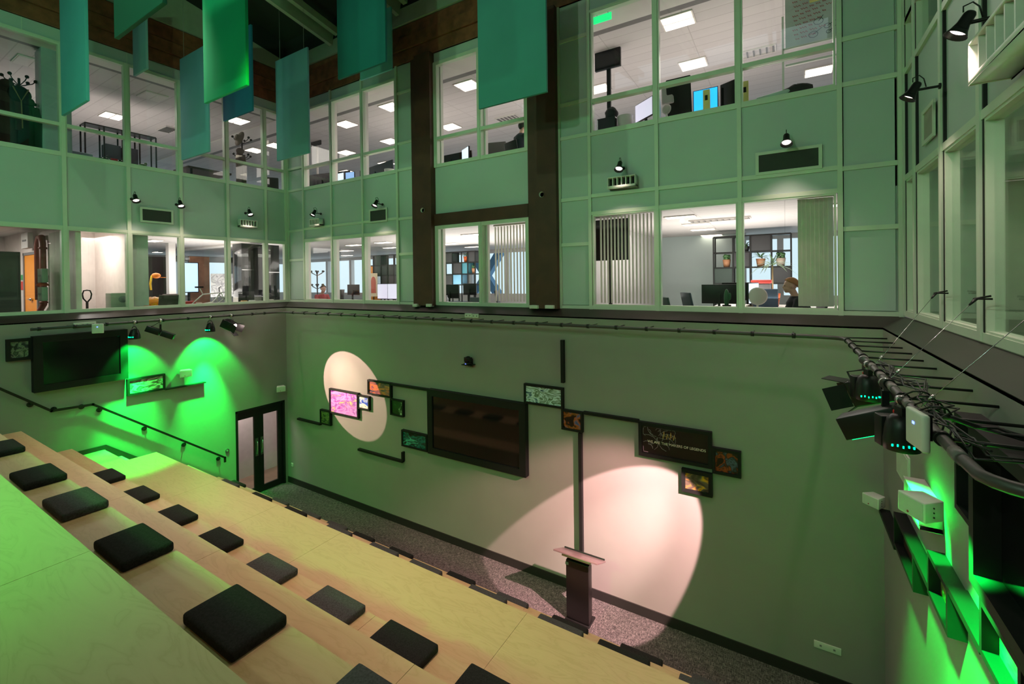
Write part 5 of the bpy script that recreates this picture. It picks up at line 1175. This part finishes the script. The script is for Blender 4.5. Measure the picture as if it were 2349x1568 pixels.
# ------------------------------------------------------------------ upper office contents
def at_b(px, py, y): return at(1, y, px, py)
desk(-2.75, -.45, 7.6, 8.5, UF, 'white desk behind the upper right windows')
desk(-.43, 1.0, 7.5, 8.1, UF, 'narrow white desk below the whiteboard in the upper right office')
desk(-6.25, -4.2, 7.9, 8.7, UF, 'white desk behind the upper centre window')
desk(-10.8, -7.5, 8.0, 8.8, UF, 'white desk behind the upper back windows near the corner')
def up_mon(px0, py0, px1, py1, y, rz, label, scr=None, base=UF+.74):
    a = at_b(px0, py0, y); b = at_b(px1, py1, y)
    return monitor(((a.x+b.x)/2, y, (a.z+b.z)/2), abs(b.x-a.x)/max(.35, cos(rz)) if abs(cos(rz)) > .3 else .5, abs(a.z-b.z), rz, label, scr, zd=base)
a = at_b(1365, 82, 8.8); b = at_b(1424, 150, 8.8)
t = thing('wall_screen', 'black screen on a stand in the upper right corner office, first window', 'television', ((a.x+b.x)/2, 8.8, UF))
c = (a.z+b.z)/2-UF; hx = abs(b.x-a.x)/2; hz = abs(a.z-b.z)/2
B().box(-hx, hx, -.03, .03, c-hz, c+hz).build('case', BLACK, t); B().box(-hx+.02, hx-.02, -.034, -.03, c-hz+.02, c+hz-.02).build('screen', SCREEN, t); B().box(-.04, .04, .03, .08, .03, c).box(-.35, .35, -.25, .3, 0, .03).build('stand', BLACK, t)
p = at_b(1382, 42, 7.44); t = thing('green_reflection', 'glowing green plate added for a lamp reflection in the first upper right window', 'sign', (p.x, p.y, p.z)); B().box(-.16, .16, -.01, .01, -.06, .06).build('glow_face', M_emit('reflection_green', (.02, .8, .25), 1.0), t); B().cyl((-.1, 0, .06), (-.1, 0, UC-p.z), .006, 6).cyl((.1, 0, .06), (.1, 0, UC-p.z), .006, 6).build('hanger', CHROME, t)  # made-up glowing plate in place of a green lamp's reflection
p = at_b(1395, 285, 7.95); t = thing('computer_tower', 'black computer tower with a pale edge in the first upper right window', 'computer', (p.x, 7.95, UF+.741)); B().box(-.17, .17, -.12, .2, 0, .36).build('case', BLACK, t, bevel=.01); B().box(-.172, -.15, -.125, -.119, .02, .34).build('edge_strip', CHROME, t)
blob('shaggy_bundle', (at_b(1402, 257, 8.0).x, 8.0, UF+1.2), (.12, .1, .12), (.012, .011, .01), 'black shaggy bundle on top of the computer tower', 'bag', 11, .35)  # made-up bundle for a dark shape that looks like a head of hair
p = at_b(1434, 275, 7.95); t = thing('waste_bin', 'translucent white bin on the desk in the first upper right window', 'bin', (p.x, 7.95, UF+.741)); B().lathe([(0, 0), (.10, 0), (.135, .33), (.14, .35), (.13, .35), (.095, .02), (0, .02)], n=22).build('bin', mat('milky_plastic', (.6, .57, .54), .4), t)
SPR = M_art('spreadsheet', [(.75, .7, .8), (.65, .6, .75), (.75, .75, .5), (.7, .72, .85)], 1.5, 4, dist=0)
p = at_b(1478, 255, 8.05); monitor((p.x, 8.05, p.z+.02), .5, .33, radians(-38), 'tilted monitor showing a pale spreadsheet in the first upper right window', M_emit('screen_lilac', (.72, .66, .85), .9), zd=UF+.74)
def fan(p, z, r, label):
    t = thing('desk_fan', label, 'fan', (p.x, p.y, z), -.4); h = p.z-z
    m = B()
    for k in range(8): m.tube([(r*k/8*cos(a), -.03, h+r*k/8*sin(a)) for a in [q*pi/8 for q in range(17)]], .002, 4)
    m.build('grille', WHITE, t)
    B().lathe([(0, .0), (r*.8, .0), (r, -.03), (r*.7, -.05), (0, -.06)], (0, 0, h), n=18, R=Matrix.Rotation(pi/2, 3, 'X')).build('fan_head', mat('fan_grey', (.5, .48, .46), .5), t)
    B().cyl((0, .02, 0), (0, .02, h), .012).lathe([(0, 0), (.07, 0), (.06, .02), (0, .02)]).build('stand', WHITE, t)
fan(at_b(1527, 250, 7.7), UF+.741, .085, 'small pale desk fan left of the draped chair in the upper right office')
p = at_b(1565, 230, 8.75); t = chair((p.x, 8.75, 0), pi, 'black office chair with a grey cloth over it in the upper right office', UF, BLACKM, p.z+.42-UF-.13)
tag(B().box(-.2, .02, -.05, .05, -.25, .12).build('grey_cloth', mat('grey_cloth', (.42, .4, .39), .9), bevel=.03, loc=(p.x-.1, 8.46, p.z+.12)), 'grey cloth hanging on the left of the black chair back', 'cloth')
up_mon(1590, 210, 1648, 250, 8.4, 0, 'bright blue lit monitor in the upper right office', M_emit('screen_blue', (.02, .38, .95), 1.6))
up_mon(1652, 192, 1694, 245, 8.4, -.5, 'large black monitor turned away right of the blue one')
YL2 = mat('yellow_box', (.72, .62, .22), .5)
for i, (px, y0) in enumerate(((1621, 7.72), (1709, 7.72))):
    p = at_b(px, 240, y0); t = thing('long_box', ['upright yellow box in front of the blue monitor', 'upright yellow box just right of the window mullion'][i], 'box', (p.x, y0, UF+.741)); B().box(-.05, .05, -.03, .03, 0, .42).build('box', YL2, t, bevel=.004); B().box(-.02, .02, -.033, -.03, .25, .33).build('printed_mark', BLACKM, t)
t = thing('rolled_poster', 'pale green rolled poster lying on the sill in the third upper right window', 'poster roll', (at_b(1790, 208, 7.7).x, 7.7, UF+.80))
B().tube([(-.3, 0, .02), (.28, .05, .10)], .055, 14).build('roll', mat('mint_paper', (.38, .52, .45), .6), t); B().tube([(-.303, 0, .02), (-.298, 0, .0205)], .03, 12).build('core', BLACKM, t)
blob('black_cloth', (at_b(1828, 197, 7.75).x, 7.75, UF+.88), (.2, .1, .09), (.012, .012, .012), 'black cloth heaped on the end of the rolled poster', 'cloth', 13, .4)
for i, (px, c, sz, lb) in enumerate(((1560, (.03, .05, .25), (.28, .1, .07), 'blue and white crumpled cloth below the draped chair'), (1590, (.25, .45, .38), (.2, .1, .06), 'mint green cloth left of the white cup in the upper right office'), (1603, (.75, .74, .76), (.1, .08, .08), 'white cup below the blue monitor'),
                                 (1665, (.22, .3, .28), (.3, .1, .05), 'folded green cloth on the sill below the large black monitor'), (1530, (.6, .5, .5), (.16, .08, .05), 'pale clutter under the small desk fan'))):
    p = at_b(px, 240, 7.68); o = B().box(-sz[0]/2, sz[0]/2, -sz[1]/2, sz[1]/2, 0, sz[2]).build('cloth' if 'cloth' in lb else 'desk_item', mat('itemu_%d' % i, c, .8, var=.3, scale=30), bevel=.02, loc=(p.x, 7.9, UF+.741)); tag(o, lb, 'desk item')
a = at_b(1801, 15, 8.6); b = at_b(1925, 112, 8.6)
t = thing('whiteboard', 'whiteboard on a stand covered in red and black writing in the third upper right window', 'whiteboard', ((a.x+b.x)/2+.2, 8.6, UF)); hx = .85; zb = b.z-UF; zt = min(zb+1.2, UC-UF-.08)
hx = abs((a.x-((a.x+b.x)/2+.2)))
B().box(-hx, hx, -.015, .015, zb+.2, zt).build('board', mat('board_green_white', (.42, .47, .44), .15), t)
B().box(-hx-.03, hx+.03, -.02, .02, zb+.17, zb+.2).box(-hx-.05, -hx-.02, -.02, .02, .05, zt-.3).box(hx+.02, hx+.05, -.02, .02, .05, zt-.3).box(-hx, hx, -.02, .02, zb-.1, zb-.07).box(-hx-.05, -hx-.02, -.3, .3, .02, .05).box(hx+.02, hx+.05, -.3, .3, .02, .05).build('stand', CREAM, t)
random.seed(21)
m = B(); mk = B()
for k in range(9):
    z = zt-.12-.075*k
    x = -hx+.1+.02*(k % 3)
    for j in range(random.randint(3, 6)):
        L = random.uniform(.04, .1); m.tube([(x+L*q/5, -.017, z+.012*(-1)**q+j*.012) for q in range(6)], .004, 4); x += L+.03
for k in range(8):
    cx = random.uniform(-.25, hx-.1); cz = zb+.3+random.uniform(0, .22); r = random.uniform(.03, .07)
    mk.tube([(cx+r*cos(q*.8), -.017, cz+r*.8*sin(q*.8)) for q in range(9)], .0035, 4).tube([(cx, -.017, cz), (cx+.15*random.random(), -.017, cz+.08)], .0035, 4)
m.build('red_writing', mat('red_ink', (.5, .05, .06), .6), t); mk.build('black_writing', BLACKM, t)
B().box(-hx+.22, -hx+.36, -.019, -.016, zt-.12, zt-.02).box(-hx+.33, -hx+.47, -.0195, -.0165, zt-.2, zt-.08).build('sticky_note', mat('sticky_yellow', (.75, .7, .25), .6), t)
# ceiling diffusers
for px, py, zc, lb, lit in ((1736, 118, UC, 'square louvred air diffuser in the third upper right window', 0), (1165, 270, UC, 'square air diffuser in the upper centre window', 0), (1645, 466, LC, 'slotted ceiling unit crossing the mullion in the lower right office', 0), (1650, 502, LC, 'second slotted ceiling unit in the lower right office', 0), (385, 296, UC, 'dark square diffuser in the third upper left window', 0)):
    p = at(2, zc-.002, px, py); t = thing('ceiling_diffuser', lb, 'vent', (p.x, p.y, zc-.001)); w_ = .6 if zc == LC else .34
    B().box(-w_, w_, -.17, -.15, -.03, 0).box(-w_, w_, .15, .17, -.03, 0).box(-w_, -w_+.02, -.15, .15, -.03, 0).box(w_-.02, w_, -.15, .15, -.03, 0).build('frame', WHITE, t)
    m = B()
    for k in range(6 if zc == UC else 10): x = -w_+.05+(2*w_-.1)*k/(5 if zc == UC else 9); m.box(x-.012, x+.012, -.15, .15, -.028, -.004)
    m.build('louvre', SLOT, t)
for px, py, zc, lb in ((1654, 160, UC, 'round smoke detector in the upper right office'), (1838, 458, LC, 'round white detector near the pale blind')):
    p = at(2, zc-.002, px, py); t = thing('smoke_detector', lb, 'detector', (p.x, p.y, zc-.001)); B().lathe([(0, 0), (.06, 0), (.05, -.04), (0, -.045)], n=18).build('body', WHITE, t)
# centre upper
up_mon(1020, 357, 1052, 374, 8.3, pi, 'back of a black monitor at the left of the upper centre window')
up_mon(1055, 342, 1082, 372, 8.2, -.5, 'white lit monitor in the upper centre window', M_emit('screen_pale', (.7, .8, .95), 1.2))
for px, ztp, lb in ((1131, 1.16, 'larger black mesh chair in the upper centre window'), (1166, 1.12, 'smaller black chair beside the person in the upper centre window')):
    p = at_b(px, 335, 9.0); chair((p.x, 9.0, 0), .3, lb, UF, mat('mesh_black', (.05, .045, .045), .7), at_b(px, 322, 9.2).z-UF, .5 if px < 1140 else .4)
# left part of the back upper
a = at_b(716, 292, 9.2); b = at_b(734, 337, 9.2); t = thing('wall_screen', 'small black screen in the first upper back window near the corner', 'television', ((a.x+b.x)/2, 9.2, UF)); c = (a.z+b.z)/2-UF
B().box(-.25, .25, -.02, .02, c-.28, c+.28).build('case', SCREEN, t); B().box(-.03, .03, .02, .06, .0, c).box(-.25, .25, -.2, .2, 0, .03).build('stand', WHITE, t)
up_mon(722, 402, 757, 424, 8.6, pi+.2, 'black monitor back in the first upper back window')
up_mon(845, 383, 880, 405, 8.6, pi-.2, 'black monitor back in the third upper back window')
up_mon(775, 398, 790, 418, 8.6, 0, 'small lit monitor in the middle upper back window', M_emit('screen_pale', (.7, .8, .95), 1.2))
up_mon(795, 396, 812, 416, 8.6, .2, 'second small lit monitor in the middle upper back window', M_emit('screen_blue2', (.3, .5, .9), .9))
p = at_b(893, 392, 8.2); t = thing('waste_bin', 'clear plastic bin in the third upper back window', 'bin', (p.x, 8.2, UF+.741)); B().lathe([(0, 0), (.09, 0), (.13, .32), (.12, .32), (.085, .02), (0, .02)], n=20).build('bin', mat('milky_plastic', (.6, .57, .54), .4), t)
tag(B().box(-.15, .15, -.08, .08, 0, .09).build('cardboard_tray', mat('cardboard', (.45, .28, .14), .8), bevel=.01, loc=(at_b(712, 430, 7.95).x, 7.95, UF+.741)), 'brown tray of clutter at the left of the first upper back window', 'desk item')
# left upper room (x beyond the left facade)
def lu(px, py, x): return at(0, x, px, py)
p = lu(123, 230, -12.35); t = thing('column', 'square blue grey column just behind the first upper left window', 'column', (-12.35, p.y, UF)); B().box(-.2, .2, -.21, .21, 0, UC-UF-.03).build('shaft', mat('column_slate', (.36, .42, .46), .35), t, bevel=.004)
st = coat_stand((-12.5, lu(45, 260, -12.5).y, UF), lu(45, 180, -12.5).z-UF, 'tall coat stand full of coats at the left photo edge')
def coat(c, h_, r, colr, label, seed):
    rd = random.Random(seed); m = B(); prof = [(.05, 0), (r*.75, -.08), (r, -.25), (r*.95, -h_*.6), (r*1.05, -h_), (0, -h_)]
    vs = []; n_ = 14
    for (q, z) in prof:
        for j in range(n_): a = 2*pi*j/n_; k = 1+.14*sin(5*a+seed)+.1*(rd.random()-.5); vs.append((q*.7*k*cos(a), q*k*sin(a), z))
    m.add(vs, [(i*n_+j, i*n_+(j+1) % n_, (i+1)*n_+(j+1) % n_, (i+1)*n_+j) for i in range(len(prof)-1) for j in range(n_)], True)
    t = thing('coat', label, 'coat', c); m.build('body', mat('coat_%d' % seed, colr, .9), t)
    B().tube([(.05, r*.8, -.12), (.08, r*1.1, -.4), (.06, r*1.05, -.85)], [.06, .055, .05], 8).build('sleeve', mat('coat_%d' % seed, colr, .9), t)
    B().ball((0.04, 0, -.02), .09, .1, .08).build('hood', mat('coat_%d' % seed, colr, .9), t)
p = lu(14, 190, -12.3); coat((-12.3, p.y, p.z), 1.15, .13, (.05, .022, .024), 'maroon coat hanging at the left photo edge', 1)
p = lu(62, 232, -12.25); coat((-12.25, p.y, p.z), 1.05, .12, (.012, .018, .014), 'black coat hanging right of the maroon one', 2)
p = lu(45, 210, -12.2); t = thing('hanging_bag', 'dark round bag with straps hung on the coat stand', 'bag', p); B().ball((0, 0, -.05), .09, .16, .16).build('body', BLACKM, t); B().tube([(.08, -.1, .05), (.1, 0, -.2), (.08, .1, .05)], .012, 6).tube([(.1, 0, -.2), (.1, .01, -.7)], .01, 6).build('strap', mat('tan_strap', (.3, .22, .1), .7), t)
# low table, plants and shelf
ysx = -14.2
def YLU(px): return at(0, ysx, px, 330).y
zz = [UF, UF+.45, lu(280, 345, ysx).z, lu(280, 312, ysx).z]
t = thing('grid_shelf', 'black grid shelf with dark boxes and plants in the upper left windows', 'shelving', (ysx, YLU(270), UF)); y0, y1 = YLU(190)-YLU(270), YLU(352)-YLU(270); H_ = zz[3]-UF+.1
m = B()
for k in range(5):
    y = y0+(y1-y0)*k/4
    for xx in (-.15, .15): m.box(xx-.012, xx+.012, y-.014, y+.014, 0, H_)
m.build('upright', BLACK, t)
for z in (.3, .75, 1.2, H_): B().box(-.16, .16, y0, y1, z-.015, z+.015).build('shelf_board', BLACK, t)
for k, z in ((1, 1.2), (2, 1.2), (0, .75), (3, .75)): B().box(-.14, .14, y0+(y1-y0)*k/4+.03, y0+(y1-y0)*(k+1)/4-.03, z+.02, min(H_-.02, z+.42)).build('storage_box', mat('navy_box', (.02, .025, .035), .6), t)
for px, kind, lb in ((237, 'leaf', 'spiky dark plant left of the green plant in the second upper left window'), (272, 'leaf', 'bright green plant at the bottom of the second upper left window'), (328, 'bush', 'small plant in the third upper left window')):
    p = lu(px, 372, -12.6); pot((-12.6, p.y, UF+.75), .08, .14, lb, kind, BLACKM)
desk(-13.3, -12.3, 3.0, 4.0, UF, 'dark desk behind the upper left windows', DKGREY)
p = lu(203, 352, -12.05); chair((-12.2, p.y, 0), radians(90), 'pale blue grey plastic chair in the second upper left window', UF, mat('pale_blue_plastic', (.3, .36, .42), .4), p.z-UF+.10, .42)
tag(B().box(-.01, .01, -.06, .06, 0, .2).build('red_book', mat('red_cover', (.45, .02, .04), .5), loc=(-12.5, lu(262, 365, -12.5).y, UF+.741)), 'red booklet standing between the plants in the second upper left window', 'book')
p = lu(470, 370, -12.8); t = thing('standing_desk', 'dark table with black legs in the fourth upper left window', 'table', (-12.8, p.y, UF)); B().box(-.4, .4, -.55, .45, 1.02, 1.07).build('table_top', mat('brown_top', (.06, .04, .03), .4), t)
for sx in (-1, 1):
    for sy in (-1, 1): B().box(sx*.36-.02, sx*.36+.02, sy*.42-.05-.02, sy*.42-.05+.02, 0, 1.02).build('leg', BLACK, t)
p = lu(478, 402, -12.3); t = thing('stool', 'round black stool in the fourth upper left window', 'stool', (-12.2, p.y, UF)); B().lathe([(0, .72), (.16, .72), (.17, .75), (0, .77)], n=18).build('seat', BLACK, t); B().cyl((0, 0, 0), (0, 0, .72), .025).lathe([(0, 0), (.2, 0), (.18, .02), (0, .03)]).build('pedestal', BLACK, t)
p = lu(555, 330, -12.4); st2 = coat_stand((-12.4, p.y, UF), lu(558, 318, -12.4).z-UF, 'coat stand with a round hat in the fifth upper left window')
p = lu(546, 318, -12.3); t = thing('round_hat', 'wide round hat hung edge on at the coat stand in the fifth upper left window', 'hat', (-12.25, p.y, p.z)); R = Matrix.Rotation(radians(75), 3, 'X'); B().lathe([(.0, .09), (.08, .08), (.09, .0), (.2, -.01), (.2, -.02), (0, -.02)], n=22, R=R).build('hat', mat('felt_tan', (.10, .08, .05), .9), t)
p = lu(549, 345, -12.25); coat((-12.25, p.y, p.z), .85, .08, (.10, .06, .05), 'striped brown scarf hanging below the round hat', 4)
p = lu(622, 405, -12.4); chair((-12.4, p.y, 0), radians(60), 'black chair with metal frame in the last upper left window', UF, BLACKM, p.z-UF+.05, .42)
# desks clutter bright windows: far furniture on the lower left back part
p = at_b(742, 680, 9.2)
# ------------------------------------------------------------------ people
SKIN = mat('skin', (.62, .36, .27), .5)
def fused(name, mb, m, parent, vox=.011, it=4):
    """one continuous skin grown over the limbs"""
    o = mb.build(name, m, parent)
    r = o.modifiers.new('fuse', 'REMESH'); r.mode = 'VOXEL'; r.voxel_size = vox; r.use_smooth_shade = True
    k = o.modifiers.new('soft', 'SMOOTH'); k.factor = .6; k.iterations = it
    return o
def person(loc, rz, label, hair, shirt, trousers, lean=.1, hair_long=False):
    """seated figure, faces local -Y, loc on the floor; head centre 1.32 m up"""
    t = thing('person', label, 'person', loc, rz); L = lean
    hy = -L*1.25; ny = .035-L
    m = B()
    m.ball((0, hy+.01, 1.345), .074, .094, .092, 16, 12).ball((0, hy-.028, 1.275), .054, .062, .058).ball((0, hy-.052, 1.237), .026, .026, .022)
    m.tube([(0, hy-.084, 1.335), (0, hy-.098, 1.296), (0, hy-.086, 1.288)], [.008, .013, .011], 8)
    for s_ in (-1, 1): m.ball((s_*.075, hy+.012, 1.315), .012, .02, .03)
    m.tube([(0, hy+.012, 1.29), (0, ny, 1.18), (0, ny+.01, 1.08)], [.05, .052, .07], 12)
    m.tube([(0, .05, .50), (0, .06-L*.3, .72), (0, .05-L*.7, .95), (0, .04-L*.95, 1.09), (0, ny, 1.15)], [.15, .13, .15, .12, .058], 14)
    for s_ in (-1, 1):
        sh = (s_*.17, .04-L*.9, 1.08); el = (s_*.24, -.06-L, .79); wr = (s_*.15, -.32-L, .765)
        m.tube([(0, .04-L*.9, 1.07), sh, el], [.07, .055, .042], 12).ball(sh, .06).ball(el, .043).tube([el, wr], [.042, .027], 12)
        m.tube([wr, (s_*.14, -.40-L, .765)], [.026, .022], 10).ball((s_*.14, -.385-L, .765), .04, .045, .017)
        for k in range(4):
            x = s_*(.112+.0185*k); q = (.075, .088, .084, .066)[3-k]
            m.tube([(x, -.41-L, .768), (x, -.41-L-q*.55, .772), (x, -.41-L-q, .755)], [.0095, .009, .008], 8)
        m.tube([(s_*.115, -.36-L, .762), (s_*.088, -.39-L, .758), (s_*.082, -.425-L, .752)], [.012, .0105, .009], 8)
        m.tube([(s_*.09, .04, .52), (s_*.13, -.40, .50)], [.085, .062], 12).ball((s_*.13, -.40, .50), .062).tube([(s_*.13, -.40, .50), (s_*.13, -.37, .09)], [.06, .038], 12)
        m.tube([(s_*.13, -.34, .05), (s_*.13, -.50, .04)], [.045, .035], 10)
    fused('body', m, SKIN, t, .009, 3)
    m = B().tube([(0, .05, .54), (0, .06-L*.3, .72), (0, .05-L*.7, .95), (0, .04-L*.95, 1.09), (0, ny+.01, 1.165)], [.165, .15, .17, .135, .072], 16)
    for s_ in (-1, 1): m.tube([(0, .04-L*.9, 1.07), (s_*.17, .04-L*.9, 1.08), (s_*.23, -.04-L, .86)], [.085, .07, .058], 12).ball((s_*.17, .04-L*.9, 1.085), .07)
    fused('shirt', m, shirt, t, .014)
    m = B().ball((0, .05, .53), .17, .15, .12)
    for s_ in (-1, 1): m.tube([(s_*.09, .04, .52), (s_*.13, -.40, .50)], [.1, .075], 12).ball((s_*.13, -.40, .50), .075).tube([(s_*.13, -.40, .50), (s_*.13, -.37, .13)], [.073, .055], 12)
    fused('trousers', m, trousers, t, .014)
    m = B(); vs = []; n_, m_ = 20, 8; cy, cz = hy+.016, 1.352
    for lay in (0, 1):
        g = .004+.012*lay
        for i in range(m_+1):
            for j in range(n_):
                a = 2*pi*j/n_; b_ = sin(a); lim = 1.42+(.68 if b_ > 0 else .56)*b_*abs(b_)**.3+(.5 if hair_long and b_ > -.3 else 0)
                ph = max(.5, lim)*i/m_
                vs.append(((.077+g)*sin(ph)*cos(a), cy+(.096+g)*sin(ph)*b_, cz+(.094+g)*cos(ph)))
    k = (m_+1)*n_; fs = []
    for i in range(m_):
        for j in range(n_):
            q = (i*n_+j, (i+1)*n_+j, (i+1)*n_+(j+1) % n_, i*n_+(j+1) % n_); fs += [q, tuple(v+k for v in q[::-1])]
    for j in range(n_): a = m_*n_+j; b2 = m_*n_+(j+1) % n_; fs.append((a, a+k, b2+k, b2))
    m.add(vs, fs, True); m.build('hair', hair, t)
    for s_ in (-1, 1): B().ball((s_*.028, hy-.078, 1.325), .009, .008, .006).build('eye', BLACKM, t)
    B().box(-.02, .02, hy-.087, hy-.078, 1.259, 1.265).build('mouth', mat('lips', (.45, .16, .14), .5), t)
    return t
def seat_at(px, py, y, zf, rz, *a, **k):
    p = at_b(px, py, y); return p
BLK = mat('black_tshirt', (.012, .012, .016), .9); JEAN = mat('dark_jeans', (.03, .04, .07), .9)
# head centre of the figure is 1.32 above its floor; the chair lifts it when needed
def place(px, py, y, zf, rz, label, hair, shirt, tr, lean, hl=False):
    p = at_b(px, py, y); hx_, hy_ = 0, -lean*1.25
    off = Matrix.Rotation(rz, 3, 'Z')@Vector((hx_, hy_, 0)); dz = p.z-1.32-zf
    return person((p.x-off.x, y-off.y, zf+dz), rz, label, hair, shirt, tr, lean, hl), dz
pp, dz = place(1812, 656, 8.25, LF, radians(-78), 'person with short ginger hair in a black t-shirt at the desk by the pale blind', mat('ginger_hair', (.36, .16, .06), .8), BLK, JEAN, .12)
chair((pp.location.x, pp.location.y, 0), radians(-78), 'office chair under the ginger haired person', LF+max(0, dz)-.02, None, .9)
pp, dz = place(742, 663, 9.3, LF, radians(75), 'person in a red shirt bent over a desk beside the coat stand', mat('dark_hair', (.02, .014, .012), .8), mat('red_shirt', (.38, .05, .06), .9), JEAN, .3)
chair((pp.location.x, pp.location.y, 0), radians(75), 'grey chair under the person in the red shirt', LF+dz-.02, GREY, .95)
pp, dz = place(1200, 292, 9.0, UF, radians(160), 'person with dark hair and dark jumper at the right edge of the upper centre window', mat('dark_hair', (.02, .014, .012), .8), mat('navy_jumper', (.015, .018, .03), .9), JEAN, .08, True)
chair((pp.location.x, pp.location.y, 0), radians(160), 'black chair under the dark haired person', UF+dz-.02, BLACKM, .95)

# ------------------------------------------------------------------ groups of repeats
GR = {'acoustic_baffle': 'hanging acoustic baffles under the roof', 'wall_lamp': 'black arm lamps on the upper facades', 'office_chair': 'office chairs behind the glazing', 'computer_monitor': 'computer monitors in the offices',
      'framed_picture': 'framed pictures on the hall walls', 'display_strip': 'black strips linking the pictures', 'loudspeaker': 'small white loudspeakers on the hall walls', 'air_vent': 'white slotted air outlets', 'air_grille': 'flat air grilles on the facades',
      'box_frame': 'black box frames on the right wall', 'wall_shelf': 'black shelf strips on the right wall', 'wall_socket': 'white sockets on the hall walls', 'stay_wire': 'stay wires of the right lighting bar', 'access_point': 'white wireless boxes on the lighting bar',
      'par_light': 'round green stage lights on the left bar', 'wash_light': 'bell shaped wash lights on the right bar', 'potted_plant': 'potted plants in the offices', 'desk': 'office desks behind the glazing', 'person': 'people at work in the offices',
      'ceiling_diffuser': 'air diffusers in the office ceilings', 'coat': 'coats hanging on stands', 'column_bracket': 'pale brackets under the brown columns', 'dome_camera': 'dome cameras under the soffit', 'pallet_truck': 'looped hand truck handles',
      'long_box': 'upright yellow boxes in the upper right office', 'switch_box': 'electrical boxes in the corridor', 'desk_item': 'small clutter on the office desks', 'wall_screen': 'black wall screens', 'grid_shelf': 'open black grid shelves'}
for o in list(COL.objects):
    if o.parent is None and 'category' in o and 'group' not in o:
        k = o.name.split('.')[0]
        if k in GR: o['group'] = GR[k]
